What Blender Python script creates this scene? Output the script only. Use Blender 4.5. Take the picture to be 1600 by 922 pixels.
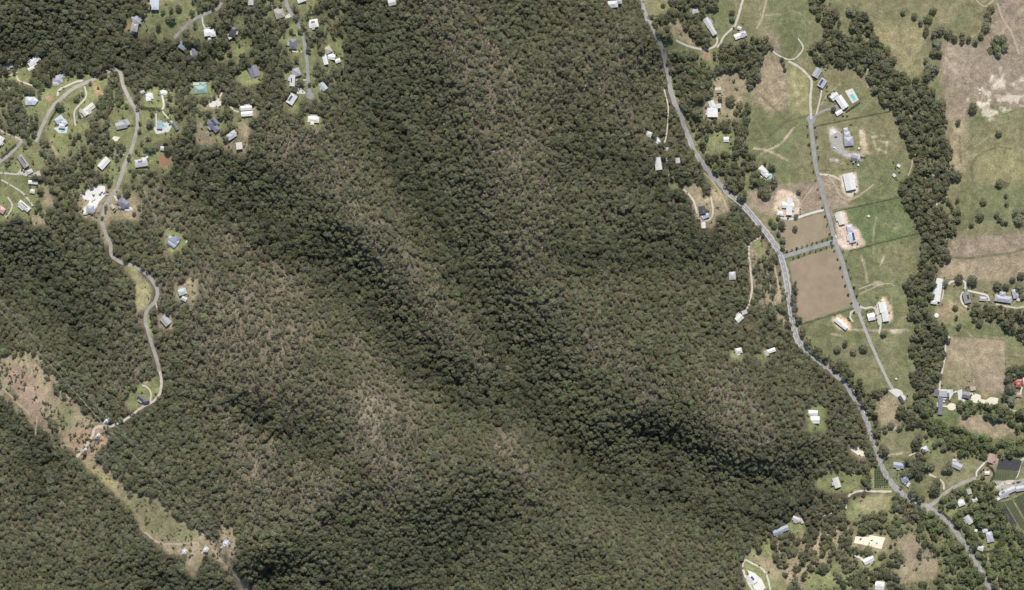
import bpy, math, random
import numpy as np
from mathutils import Vector, Matrix
from mathutils.geometry import delaunay_2d_cdt

# ---------------------------------------------------------------- scene, camera, light
for o in list(bpy.data.objects): bpy.data.objects.remove(o)
S = bpy.context.scene
COL = S.collection
HC = 6000.0                       # flying height above the valley floor, metres
cam = bpy.data.cameras.new('camera'); camo = bpy.data.objects.new('camera', cam)
COL.objects.link(camo); camo.location = (0, 0, HC)
cam.sensor_width = 36.0; cam.lens = 36.0 * HC / 1600.0
cam.clip_start = 10; cam.clip_end = 20000
S.camera = camo
SUN_EL, SUN_AZ = math.radians(55), math.radians(4)      # from the north (top of picture)
w = bpy.data.worlds.new('World'); S.world = w; w.use_nodes = True
nt = w.node_tree; bg = nt.nodes['Background']
sky = nt.nodes.new('ShaderNodeTexSky'); sky.sky_type = 'NISHITA'; sky.sun_disc = False
sky.sun_elevation = SUN_EL; sky.sun_rotation = SUN_AZ
nt.links.new(sky.outputs[0], bg.inputs[0]); bg.inputs[1].default_value = 0.1
sl = bpy.data.lights.new('sun', 'SUN'); sl.energy = 4.6; sl.angle = math.radians(0.5); sl.color = (1, 0.955, 0.88)
so = bpy.data.objects.new('sun', sl); COL.objects.link(so); so.location = (0, 400, 900)
sd = Vector((math.sin(SUN_AZ) * math.cos(SUN_EL), math.cos(SUN_AZ) * math.cos(SUN_EL), math.sin(SUN_EL)))
so.rotation_euler = sd.to_track_quat('Z', 'Y').to_euler()
S.view_settings.view_transform = 'Standard'; S.view_settings.look = 'None'
S.view_settings.exposure = 0.22; S.view_settings.gamma = 1.0
S.view_settings.use_curve_mapping = False
rng = np.random.default_rng(11); random.seed(5)

# ---------------------------------------------------------------- terrain height
def dens(pl, step=18.0):
    out = []
    for a, b in zip(pl[:-1], pl[1:]):
        n = max(1, int(math.dist(a[:2], b[:2]) / step))
        for i in range(n):
            t = i / n; out.append([a[k] + (b[k] - a[k]) * t for k in range(3)])
    out.append(list(pl[-1])); return out
RIDGE1 = [(690,-120,148),(700,-20,142),(740,60,137),(770,150,130),(790,220,124),(805,300,117),(825,370,108),(850,440,98),(900,505,84),(960,560,68),(1010,600,56)]
RIDGE2 = [(380,180,138),(450,230,132),(520,270,126),(570,330,119),(620,390,110),(660,440,100),(700,500,86),(745,560,68)]
RIDGE3 = [(250,420,131),(340,470,127),(420,540,121),(500,600,113),(560,640,107),(610,690,101),(650,735,95),(740,720,86),(810,700,76),(860,760,68),(920,830,62),(960,922,58),(980,1050,52)]
ROADRIDGE = [(470,-80,140),(460,60,136),(430,170,137),(330,190,136),(215,190,134),(190,260,133),(165,340,131),(180,400,130),(240,440,130),(240,520,126),(250,600,122),(165,665,116),(130,690,113),(200,780,113),(290,858,116),(350,850,116)]
HILLTOP = [RIDGE1, RIDGE2, RIDGE3, ROADRIDGE,
 [(340,470,127),(480,760,112),(420,820,113),(360,850,116)],
 [(1000,610,57),(1090,610,50),(1160,640,46),(1220,670,32)],
 [(40,750,118),(0,700,118)], [(100,850,112),(0,900,120),(-150,950,125)],
 [(60,180,118),(0,300,112),(100,240,122),(-150,300,110)], [(30,40,120),(-100,-60,140),(150,-60,138)],
 [(1330,870,20),(1400,860,22),(1330,960,30)], [(860,80,106),(960,60,66)], [(940,300,74),(1010,330,48)], [(900,470,84),(1040,470,45)]]
GULLY = [
 [(545,-60,116),(565,60,103),(592,170,92),(640,270,82),(690,360,72),(730,440,61),(780,530,49),(810,600,40),(840,660,32),(910,735,22),(970,765,17),(1060,772,13),(1110,792,10),(1200,800,7),(1300,780,5)],
 [(300,290,118),(400,345,101),(490,405,86),(560,450,76),(600,500,69),(645,562,60),(720,605,51),(790,645,40)],
 [(400,640,104),(500,700,94)],
 [(890,210,84),(960,245,56),(1050,300,30)], [(870,395,84),(960,412,54),(1016,403,38),(1110,378,17)],
 [(1015,690,27),(1050,725,18),(1060,770,13)],
 [(780,790,66),(740,825,54),(690,880,40),(640,940,28),(600,1050,16)], [(540,830,82),(600,870,58),(660,905,38)],
 [(440,960,40),(430,900,66)], [(300,960,74),(250,910,94)], [(520,910,52),(560,960,34)],
 [(0,95,98),(100,108,102),(190,92,108),(300,100,118),(400,92,126)],
 [(-120,430,62),(0,450,82),(70,440,94),(130,520,101)], [(-100,620,85),(0,650,102)],[(70,700,104),(60,780,106)]]
FLAT = [(1003,0,26),(1000,-120,30),(1045,120,20),(1072,205,17),(1120,282,14),(1182,345,10),(1228,430,8),(1244,525,7),(1300,580,6),(1352,650,6),(1392,752,5),(1455,795,5),(1552,930,6),(1600,1000,6),
 (1040,180,30),(1060,300,26),(1100,430,24),(1110,520,30),(1150,600,34)]
pts = []
for pl in HILLTOP + GULLY: pts += dens(pl)
pts += FLAT
pts = [[p[0], p[1], p[2] if p[2] < 12 else 12 + (p[2] - 12) * 1.4] for p in pts]
creek = [(1290,-60),(1320,60),(1380,130),(1430,220),(1460,310),(1470,360),(1450,440),(1440,540),(1440,620),(1400,700),(1390,780)]
for gx in range(1160, 1960, 45):
    for gy in range(-320, 1300, 45):
        lim = np.interp(gy, [-320,0,120,210,320,400,520,600,700,780,1300], [1090,1120,1150,1160,1190,1245,1255,1330,1375,1440,1600])
        if gx < lim: continue
        dc = min(math.dist((gx, gy), c) for c in creek)
        pts.append([gx, gy, 4.0 + 2.0 * (1 - math.exp(-(dc / 60) ** 2)) + max(0, (250 - gy)) * 0.012 + max(0, gx - 1480) * 0.015])
pts = np.array(pts, float); pts[:,0] -= 800; pts[:,1] = 461 - pts[:,1]
GX0, GY0, GS = -1700.0, -1400.0, 20.0
NX, NY = 171, 141
gx = GX0 + GS * np.arange(NX); gy = GY0 + GS * np.arange(NY)
hg = np.zeros((NY, NX))
for j in range(NY):
    d2 = (gx[:,None] - pts[None,:,0])**2 + (gy[j] - pts[None,:,1])**2 + 120.0
    wt = d2 ** -1.8
    hg[j] = (wt * pts[None,:,2]).sum(1) / wt.sum(1)
def upx(a, f):
    n = a.shape[0]; t = np.linspace(0, n - 1, (n - 1) * f + 1); i = np.minimum(t.astype(int), n - 2); u = (t - i)[:,None]
    return a[i] * (1 - u) + a[i+1] * u
def box(a, r):
    for ax in (0, 1):
        p = np.pad(a, [(r+1, r) if k == ax else (0, 0) for k in range(a.ndim)], mode='edge')
        c = np.cumsum(p, axis=ax, dtype=np.float64); n = a.shape[ax]
        a = (np.take(c, range(2*r+1, n+2*r+1), ax) - np.take(c, range(0, n), ax)) / (2*r+1)
    return a
hg = upx(upx(hg, 4).T, 4).T
HS = GS / 4
hx, hy = np.meshgrid(GX0 + HS*np.arange(hg.shape[1]), GY0 + HS*np.arange(hg.shape[0]))
def ldist(pl):
    d = np.full(hx.shape, 1e9)
    for a, b in zip(pl[:-1], pl[1:]):
        ax_, ay_, bx_, by_ = a[0]-800, 461-a[1], b[0]-800, 461-b[1]; L = (bx_-ax_)**2 + (by_-ay_)**2 + 1e-6
        t = np.clip(((hx-ax_)*(bx_-ax_) + (hy-ay_)*(by_-ay_)) / L, 0, 1); d = np.minimum(d, np.hypot(hx-ax_-t*(bx_-ax_), hy-ay_-t*(by_-ay_)))
    return d
hill = np.clip((hg - 22) / 40, 0, 1)
dg = np.minimum.reduce([ldist(pl) for pl in GULLY if len(pl) > 1]); dr = np.minimum.reduce([ldist(pl) for pl in (RIDGE1, RIDGE2, RIDGE3)])
low = np.clip((hx + 80) / 200, 0, 1) * np.clip((-hy - 60) / 160, 0, 1)      # the main gully deepens downstream
hill2 = np.clip((hg - 10) / 22, 0, 1)
hg = hg - (12 + 6 * low) * (hill * (1 - low) + hill2 * low) * np.exp(-(dg / 36) ** 2) + (5 + 17 * low) * hill2 * np.clip(1 - np.exp(-(dg / 70) ** 2), 0, 1) * np.where(low > 0, low, 0) + 4 * hill * np.exp(-(dr / 55) ** 2)
rg = np.random.default_rng(77)
def lat(cell):        # side spurs: smooth noise on the height grid
    g = rg.random((int(hg.shape[0]*HS/cell)+3, int(hg.shape[1]*HS/cell)+3)); v = np.arange(hg.shape[0])*HS/cell; u = np.arange(hg.shape[1])*HS/cell
    i = v.astype(int); j = u.astype(int); v = (v-i)[:,None]; u = (u-j)[None,:]; v = v*v*(3-2*v); u = u*u*(3-2*u)
    return (g[i][:,j]*(1-u)+g[i][:,j+1]*u)*(1-v) + (g[i+1][:,j]*(1-u)+g[i+1][:,j+1]*u)*v
sp_ = (1 - 2*np.abs(lat(120) - .5)) * 17 + lat(55) * 10
hg = hg + sp_ * hill * (1 - np.exp(-(ldist([p[:2] for p in ROADRIDGE]) / 90) ** 2))
for _ in range(3): hg = box(hg, 2)
def H(x, y):
    x = np.asarray(x, float); y = np.asarray(y, float)
    u = np.clip((x - GX0) / HS, 0, hg.shape[1] - 1.001); v = np.clip((y - GY0) / HS, 0, hg.shape[0] - 1.001)
    i = u.astype(int); j = v.astype(int); u = u - i; v = v - j
    return (hg[j,i]*(1-u) + hg[j,i+1]*u)*(1-v) + (hg[j+1,i]*(1-u) + hg[j+1,i+1]*u)*v
def W(px, py):
    """photo pixel -> ground point: the sight line is followed down to the terrain"""
    x0 = np.asarray(px, float) - 800; y0 = 461 - np.asarray(py, float)
    x, y = x0, y0
    for _ in range(5):
        s = (HC - H(x, y)) / HC; x = x0 * s; y = y0 * s
    return x, y, H(x, y)
def W1(px, py):
    x, y, z = W(px, py); return Vector((float(x), float(y), float(z)))

# ---------------------------------------------------------------- raster helpers in map space (1 m cells)
RW, RH = 1600, 922
def vnoise(cell, seed, shape=(RH, RW)):
    r = np.random.default_rng(seed); hh, ww = shape
    g = r.random((int(hh / cell) + 3, int(ww / cell) + 3))
    y = np.arange(hh) / cell; x = np.arange(ww) / cell
    i = y.astype(int); j = x.astype(int); v = y - i; u = x - j
    v = (v*v*(3-2*v))[:,None]; u = (u*u*(3-2*u))[None,:]
    a = g[i][:,j]; b = g[i][:,j+1]; c = g[i+1][:,j]; d = g[i+1][:,j+1]
    return (a*(1-u)+b*u)*(1-v) + (c*(1-u)+d*u)*v
def fbm(cell, seed, n=4):
    return sum(vnoise(cell / 2**k, seed + k) * 0.5**k for k in range(n)) / sum(0.5**k for k in range(n))
WX = (fbm(14, 70, 3) - .5) * 12; WY = (fbm(14, 80, 3) - .5) * 12
def fill(poly, warp=0.0):
    p = np.array(poly, float)
    x0 = int(max(0, p[:,0].min() - 12)); x1 = int(min(RW, p[:,0].max() + 13))
    y0 = int(max(0, p[:,1].min() - 12)); y1 = int(min(RH, p[:,1].max() + 13))
    if x1 <= x0 or y1 <= y0: return None
    X, Y = np.meshgrid(np.arange(x0, x1) + .5, np.arange(y0, y1) + .5)
    if warp:
        X = X + WX[y0:y1, x0:x1] * warp; Y = Y + WY[y0:y1, x0:x1] * warp
    m = np.zeros(X.shape, bool)
    q = np.roll(p, -1, 0)
    for (ax, ay), (bx, by) in zip(p, q):
        if ay == by: continue
        m ^= ((ay > Y) != (by > Y)) & (X < (bx - ax) * (Y - ay) / (by - ay) + ax)
    return m, (slice(y0, y1), slice(x0, x1))
def pdist(pl, pad=60):
    """distance to a polyline, on its bounding box"""
    p = np.array(pl, float)[:, :2]
    x0 = int(max(0, p[:,0].min() - pad)); x1 = int(min(RW, p[:,0].max() + pad + 1))
    y0 = int(max(0, p[:,1].min() - pad)); y1 = int(min(RH, p[:,1].max() + pad + 1))
    if x1 <= x0 or y1 <= y0: return None
    X, Y = np.meshgrid(np.arange(x0, x1) + .5, np.arange(y0, y1) + .5)
    d = np.full(X.shape, 1e9)
    for a, b in zip(p[:-1], p[1:]):
        ab = b - a; L = max(1e-6, ab @ ab)
        t = np.clip(((X - a[0]) * ab[0] + (Y - a[1]) * ab[1]) / L, 0, 1)
        d = np.minimum(d, np.hypot(X - a[0] - t * ab[0], Y - a[1] - t * ab[1]))
    return d, (slice(y0, y1), slice(x0, x1))

# ---------------------------------------------------------------- map of the place (photo pixels = metres)
HIGHWAY = [(1001,-60),(1003,0),(1010,25),(1022,50),(1032,67),(1038,90),(1045,120),(1050,150),(1060,172),(1072,205),(1085,235),(1100,258),(1120,282),(1140,303),(1162,322),(1182,345),(1200,367),(1214,388),(1222,407),(1228,432),(1233,465),(1238,500),(1244,525),(1254,543),(1275,560),(1300,580),(1325,605),(1340,630),(1352,652),(1360,677),(1370,705),(1380,732),(1393,755),(1408,770),(1435,785),(1455,795),(1480,815),(1500,840),(1520,870),(1540,905),(1560,945)]
HILLROAD = [(35,219),(50,238),(56,222),(65,200),(80,170),(95,155),(115,138),(140,127),(165,113),(183,108),(189,116),(192,132),(200,150),(208,165),(214,176),(215,195),(211,215),(203,240),(195,257),(190,275),(182,295),(173,308),(163,325),(160,345),(166,368),(173,383),(174,398),(185,408),(205,415),(225,425),(239,440),(246,455),(243,470),(230,485),(227,500),(232,520),(238,540),(245,562),(249,580)]
RIBBONS = [  # name, material, width, layer, centre line
 ('hill_road','asphalt_pale',5.6,2,HILLROAD[2:]),
 ('estate_road','asphalt_mid',6.2,2,[(1266,187),(1270,222),(1275,260),(1285,300),(1297,345),(1305,378),(1315,405),(1325,440),(1335,470),(1341,488)]),
 ('connector_road','asphalt_mid',6.6,1,[(1222,402),(1250,393),(1280,384),(1306,377)]),
 ('ridge_street','asphalt_mid',5.2,2,[(445,-40),(447,0),(453,18),(464,34),(471,50),(477,75),(480,100),(482,130),(484,148)]),
 ('upper_street','asphalt_pale',4.6,2,[(272,60),(285,46),(300,32),(320,22),(338,15),(347,4)]),
 ('corner_road','asphalt_pale',5.2,2,[(-40,275),(3,250),(20,236),(35,220)]),
 ('village_road','asphalt_pale',5.6,2,[(1449,792),(1462,784),(1475,772),(1490,762),(1508,753),(1525,747)]),
 ('farm_lane','gravel_grey',4.6,1,[(1341,486),(1350,510),(1362,540),(1378,575),(1390,600),(1401,616)]),
 ('gravel_track','gravel_pale',4.0,1,[(249,578),(252,592),(252,604),(249,616),(240,627),(222,636),(207,648),(190,659),(172,666),(150,668),(145,680),(138,692),(128,704),(120,714)]),
 ('gravel_track','gravel_pale',2.6,1,[(235,628),(236,615),(230,605),(222,602)]),
 ('dirt_track','dirt',2.8,1,[(-20,588),(5,608),(20,622),(34,636),(47,648)]),
 ('dirt_track','dirt',2.6,1,[(58,650),(57,662),(55,680)]),
 ('dirt_track','dirt',3.4,1,[(226,831),(248,848),(280,850),(309,848),(306,856),(300,868),(295,884)]),
 ('dirt_track','dirt',3.0,1,[(330,858),(345,876),(360,892),(375,908),(392,930)]),
 ('dirt_track','dirt',2.6,1,[(85,693),(100,695),(128,702)]),
 ('driveway','gravel_pale',3.6,1,[(1268,186),(1266,160),(1268,132),(1266,122),(1250,106),(1232,96)]),
 ('driveway','gravel_pale',2.4,1,[(1274,183),(1279,165),(1283,148),(1284,140)]),
 ('driveway','asphalt_mid',3.0,1,[(1270,184),(1280,177),(1292,171),(1300,172)]),
 ('driveway','gravel_pale',3.4,1,[(1277,272),(1290,273),(1303,276),(1313,281)]),
 ('dirt_track','dirt',3.0,1,[(1293,274),(1305,290),(1312,305),(1325,312),(1338,308),(1350,300),(1365,288)]),
 ('driveway','concrete',3.4,1,[(1287,328),(1275,331),(1258,336),(1243,341),(1230,342),(1215,338)]),
 ('dirt_track','dirt',2.4,1,[(1250,322),(1260,305),(1271,292)]),
 ('driveway','gravel_pale',3.0,1,[(1342,478),(1352,482),(1362,480),(1370,486),(1374,500),(1376,510),(1373,521)]),
 ('driveway','gravel_pale',3.0,1,[(1338,484),(1330,488),(1328,495),(1333,503)]),
 ('dirt_track','dirt',2.2,1,[(1341,452),(1355,447),(1370,442),(1380,443)]),
 ('dirt_track','dirt',1.8,1,[(1343,459),(1360,452),(1376,445),(1392,443),(1398,447)]),
 ('driveway','gravel_pale',3.2,1,[(1120,74),(1126,68),(1130,58),(1140,48),(1148,40),(1155,20),(1162,-5)]),
 ('driveway','gravel_pale',3.2,1,[(1056,63),(1068,69),(1082,74),(1100,77),(1116,73),(1121,64),(1120,58)]),
 ('dirt_track','dirt',3.0,1,[(1182,45),(1190,30),(1195,10),(1200,-10)]),
 ('gravel_track','gravel_pale',2.2,1,[(1247,60),(1255,75),(1244,90),(1232,93),(1215,86),(1206,78)]),
 ('gravel_track','gravel_pale',2.4,1,[(1041,243),(1044,262),(1046,278),(1052,276),(1062,264)]),
 ('gravel_track','gravel_pale',2.0,1,[(1028,97),(1034,120),(1040,150),(1044,165),(1043,195),(1041,213),(1038,223)]),
 ('gravel_track','gravel_pale',2.6,1,[(1068,296),(1080,308),(1086,320),(1090,335),(1097,345),(1110,342),(1114,330),(1111,308)]),
 ('gravel_track','gravel_pale',2.6,1,[(1190,370),(1178,376),(1171,382),(1170,400),(1172,415),(1174,435),(1175,452),(1172,470),(1166,485)]),
 ('dirt_track','dirt',2.4,1,[(1100,270),(1116,287),(1130,310),(1135,325)]),
 ('dirt_track','dirt',2.6,1,[(1210,415),(1215,440),(1218,462),(1215,470)]),
 ('driveway','gravel_pale',3.2,1,[(1393,768),(1370,768),(1345,767),(1328,773),(1322,783),(1322,795)]),
 ('driveway','gravel_pale',3.0,1,[(1475,765),(1474,755),(1466,748),(1452,741)]),
 ('driveway','concrete',2.6,1,[(1526,745),(1526,737),(1535,727),(1541,720)]),
 ('driveway','gravel_pale',4.2,1,[(1600,716),(1594,724),(1590,740),(1583,750),(1568,755),(1556,762)]),
 ('driveway','gravel_pale',2.6,1,[(1488,768),(1490,775),(1494,782)]),
 ('driveway','concrete',2.8,1,[(1482,444),(1486,440),(1500,439),(1508,441),(1508,452)]),
 ('driveway','concrete',2.8,1,[(1512,454),(1530,458),(1543,462),(1545,470)]),
 ('driveway','concrete',2.6,1,[(1505,456),(1501,464),(1504,474),(1511,480)]),
 ('gravel_track','gravel_pale',2.0,1,[(1475,436),(1474,455),(1472,468)]),
 ('driveway','gravel_pale',2.6,1,[(1556,475),(1575,479),(1590,481),(1605,478)]),
 ('driveway','concrete',2.4,1,[(1600,590),(1596,608),(1592,622)]),
 ('gravel_track','gravel_pale',2.2,1,[(1572,630),(1575,636),(1582,642),(1587,642)]),
 ('gravel_track','gravel_pale',3.0,1,[(1478,535),(1476,560),(1470,590),(1468,608)]),
 ('dirt_track','dirt',3.0,1,[(1518,-10),(1530,5),(1540,10),(1553,0)]),
 ('dirt_track','dirt',3.4,1,[(1558,5),(1565,25),(1572,38),(1580,50),(1586,65),(1592,85)]),
 ('dirt_track','dirt',2.0,1,[(1418,276),(1424,262),(1426,250)]),
 ('dirt_track','dirt',2.2,1,[(1355,100),(1354,120),(1356,138)]),
 ('driveway','gravel_pale',2.2,1,[(-10,199),(10,208),(35,219)]),
 ('driveway','gravel_pale',3.0,1,[(0,270),(25,272),(40,272),(50,272)]),
 ('driveway','gravel_pale',2.4,1,[(2,281),(18,290),(35,301),(45,313),(52,322)]),
 ('driveway','gravel_pale',2.4,1,[(12,308),(19,320),(15,332),(8,340)]),
 ('driveway','gravel_pale',2.2,1,[(34,100),(26,112),(28,125),(40,130),(55,135)]),
 ('driveway','gravel_pale',1.8,1,[(0,118),(12,119),(27,113)]),
 ('driveway','gravel_pale',3.0,1,[(90,150),(92,141),(105,134),(118,128),(130,126)]),
 ('driveway','gravel_pale',2.4,1,[(118,197),(116,175),(125,163),(135,150),(132,135)]),
 ('driveway','concrete',2.8,1,[(251,140),(254,152),(256,166),(253,172)]),
 ('driveway','concrete',1.8,1,[(244,173),(244,190),(244,207)]),
 ('driveway','concrete',1.8,1,[(253,173),(262,184),(272,194)]),
 ('driveway','gravel_pale',2.4,1,[(194,242),(186,240),(181,244)]),
 ('driveway','concrete',3.0,1,[(173,303),(180,308),(184,313)]),
 ('driveway','concrete',2.6,1,[(316,26),(317,36),(320,44)]),
 ('driveway','concrete',2.0,1,[(456,80),(464,81),(472,81)]),
 ('driveway','concrete',1.6,1,[(462,125),(472,125),(480,125)]),
 ('driveway','gravel_pale',2.4,1,[(347,145),(341,155),(338,165)]),
 ('driveway','gravel_pale',2.4,1,[(360,166),(366,173),(373,175)]),
 ('driveway','gravel_pale',2.6,1,[(243,472),(245,480),(247,484)]),
 ('gravel_track','gravel_pale',2.6,1,[(1160,886),(1164,875),(1175,880),(1192,890),(1200,905),(1205,930)]),
 ('gravel_track','gravel_pale',3.4,1,[(1161,890),(1168,908),(1176,922),(1182,935)]),
 ('driveway','concrete',3.4,1,[(1335,868),(1345,872),(1352,880)]),
 ('gravel_track','gravel_pale',2.2,1,[(1284,806),(1295,803),(1300,801)]),
 ('gravel_track','gravel_pale',2.0,1,[(1420,712),(1432,707),(1440,700)]),
 ('dirt_track','dirt',2.2,1,[(1543,870),(1555,895),(1565,925)]),
]
# ground zones: colour name, feather, polygon
LAWN = [
 [(228,22),(258,2),(300,2),(300,25),(280,46),(262,62),(240,58),(228,45)],[(25,122),(32,98),(46,106),(48,130),(30,128)],[(0,118),(25,112),(28,128),(10,125)],
 [(65,150),(72,135),(90,138),(105,120),(125,122),(130,135),(120,148),(100,160),(82,178),(70,200),(62,180),(72,165)],[(100,110),(120,110),(128,125),(112,128),(102,122)],
 [(145,128),(168,118),(170,135),(162,148),(150,152),(140,165),(130,175),(120,170),(130,150),(140,140)],
 [(70,195),(90,165),(110,160),(122,178),(122,192),(140,190),(138,205),(128,222),(110,235),(95,247),(88,242),(78,220),(70,205)],
 [(38,150),(55,145),(70,160),(65,175),(50,178),(38,170)],[(222,150),(232,138),(245,135),(262,138),(264,160),(252,170),(222,165)],
 [(218,175),(240,168),(262,170),(282,190),(287,205),(270,218),(240,222),(232,210),(222,195)],[(207,238),(225,238),(245,236),(262,240),(272,245),(270,262),(255,270),(240,268),(208,264)],
 [(198,222),(212,205),(216,222),(206,252),(200,280),(186,298),(180,292),(192,262)],[(148,252),(165,238),(182,252),(182,268),(168,270),(152,262)],
 [(175,175),(190,163),(208,180),(208,205),(198,222),(173,222),(172,195)],[(0,205),(40,210),(35,222),(22,226),(0,245)],[(28,232),(45,232),(74,255),(72,264),(55,270),(38,268),(28,250)],
 [(0,262),(30,250),(45,275),(68,285),(62,302),(52,318),(55,330),(42,340),(25,337),(10,347),(0,342)],
 [(297,45),(318,36),(338,42),(338,60),(322,64),(305,60)],[(330,92),(345,80),(355,72),(375,60),(390,50),(394,70),(388,80),(370,88),(350,96),(335,96)],[(370,18),(382,26),(380,42),(370,36)],
 [(455,0),(500,0),(484,14),(470,15),(462,8)],[(448,38),(458,30),(470,40),(478,75),(490,70),(500,75),(498,92),(490,104),(492,128),(500,145),(490,157),(476,150),(473,110),(468,88),(450,86),(448,70)],
 [(501,72),(515,58),(538,62),(538,86),(536,100),(515,106),(500,100)],[(368,110),(385,103),(412,108),(414,125),(405,132),(385,134),(368,126)],[(448,162),(460,145),(475,148),(470,167),(455,176),(444,170)],
 [(300,128),(332,122),(334,150),(300,150)],[(477,178),(502,178),(506,196),(495,202),(478,196)],[(256,370),(262,353),(287,362),(292,380),(282,392),(264,394)],
 [(200,642),(198,620),(212,604),(222,598),(240,588),(252,590),(254,605),(240,630),(215,640)],[(195,30),(210,20),(222,22),(226,45),(236,60),(214,60),(193,50)],
 [(1095,268),(1108,276),(1130,300),(1150,318),(1145,322),(1118,298)],[(1045,270),(1062,285),(1070,295),(1058,297),(1042,290)],[(1040,62),(1048,60),(1052,90),(1046,96)],
 [(1104,205),(1125,203),(1147,208),(1148,236),(1115,240),(1102,228)],[(1176,370),(1192,376),(1196,395),(1184,398),(1174,388)],[(1258,640),(1290,630),(1292,660),(1290,676),(1262,676)],[(1140,545),(1150,545),(1160,560),(1140,562)],[(1180,555),(1190,540),(1200,560),(1192,568)],
 [(1164,870),(1175,852),(1184,864),(1205,872),(1222,890),(1226,922),(1165,922)],[(1330,780),(1396,768),(1390,795),(1352,800),(1332,815),(1318,805)],[(1358,735),(1374,723),(1398,762),(1363,766)],[(1272,742),(1310,733),(1350,742),(1345,768),(1300,772),(1278,762)],
 [(1340,868),(1372,864),(1376,885),(1345,888)],[(1366,905),(1385,905),(1385,922),(1364,922)],[(1255,900),(1300,890),(1310,915),(1260,920)],[(1190,845),(1202,835),(1206,870),(1190,868)],[(1228,818),(1252,805),(1262,830),(1240,838)],
 [(1475,790),(1490,786),(1495,804),(1480,806)],[(1494,778),(1508,776),(1510,795),(1496,796)],[(1508,806),(1520,804),(1522,822),(1510,824)],[(1536,845),(1555,832),(1556,855),(1538,864)],
 [(1440,680),(1462,690),(1470,712),(1440,712)],
]
CLEAR_DRY = [
 [(68,285),(75,285),(82,310),(84,324),(72,324),(69,300)],[(50,333),(62,338),(78,344),(78,352),(50,352)],[(122,312),(131,300),(150,290),(164,291),(172,298),(188,298),(205,303),(215,312),(220,332),(216,343),(195,343),(178,338),(172,352),(158,352),(150,347),(135,342),(122,330)],
 [(306,192),(320,194),(334,214),(348,216),(345,222),(325,228),(308,222)],[(343,230),(360,220),(387,223),(383,242),(365,240)],[(373,188),(387,193),(390,222),(374,218)],[(372,163),(398,160),(402,182),(378,184)],[(316,165),(328,158),(342,148),(349,160),(345,170),(325,172)],
 [(155,325),(163,350),(174,375),(166,385),(158,365)],[(190,416),(212,424),(224,432),(238,450),(236,466),(226,482),(212,492),(209,470),(214,447),(204,430)],[(270,445),(290,437),(306,433),(310,460),(300,477),(278,472)],[(246,490),(270,492),(272,516),(248,514)],
 [(0,556),(35,556),(62,578),(78,600),(88,640),(74,662),(52,668),(44,642),(25,612),(0,598)],[(85,613),(105,620),(125,640),(147,653),(172,660),(172,680),(168,692),(150,706),(142,727),(126,722),(128,706),(118,702),(92,698),(96,684),(86,650)],
 [(126,718),(152,716),(178,745),(195,755),(212,770),(245,775),(265,795),(285,815),(315,828),(335,843),(340,862),(322,872),(302,908),(290,892),(284,867),(262,867),(246,850),(224,832),(204,792),(168,760),(140,735)],
 [(343,822),(364,822),(372,855),(364,878),(345,862)],[(330,855),(350,868),(375,895),(400,925),(375,925),(350,890),(335,875)],
 [(1044,33),(1060,32),(1070,48),(1086,62),(1085,72),(1066,66),(1052,55)],[(1096,78),(1112,80),(1110,95),(1096,90)],[(1116,122),(1132,110),(1150,112),(1168,120),(1165,140),(1160,160),(1150,185),(1130,182),(1128,160),(1115,145)],
 [(1098,160),(1128,150),(1130,186),(1098,188)],[(1064,292),(1090,285),(1098,310),(1114,308),(1120,345),(1108,360),(1092,352),(1080,312)],[(1108,290),(1130,300),(1142,328),(1120,338),(1114,318)],[(1326,695),(1345,698),(1360,715),(1345,716),(1330,708)],[(1400,846),(1412,836),(1432,838),(1434,868),(1415,872)],[(1404,880),(1440,872),(1462,876),(1460,908),(1440,905),(1408,915)],[(1330,832),(1392,838),(1388,865),(1328,852)],[(1535,720),(1558,712),(1556,755),(1530,752)],
]
EARTH = [[(193,36),(201,34),(205,45),(196,50)],[(146,132),(158,138),(162,148),(152,152)],[(72,145),(84,156),(80,162),(72,155)],[(250,243),(258,239),(268,248),(264,258),(250,264)],[(1098,80),(1110,84),(1106,94)],[(1535,615),(1540,612),(1545,618),(1540,622)],[(1560,730),(1556,712),(1562,712)],[(1597,709),(1583,712),(1590,706),(1602,706)],[(1178,370),(1185,366),(1190,374),(1180,376)]]
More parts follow.
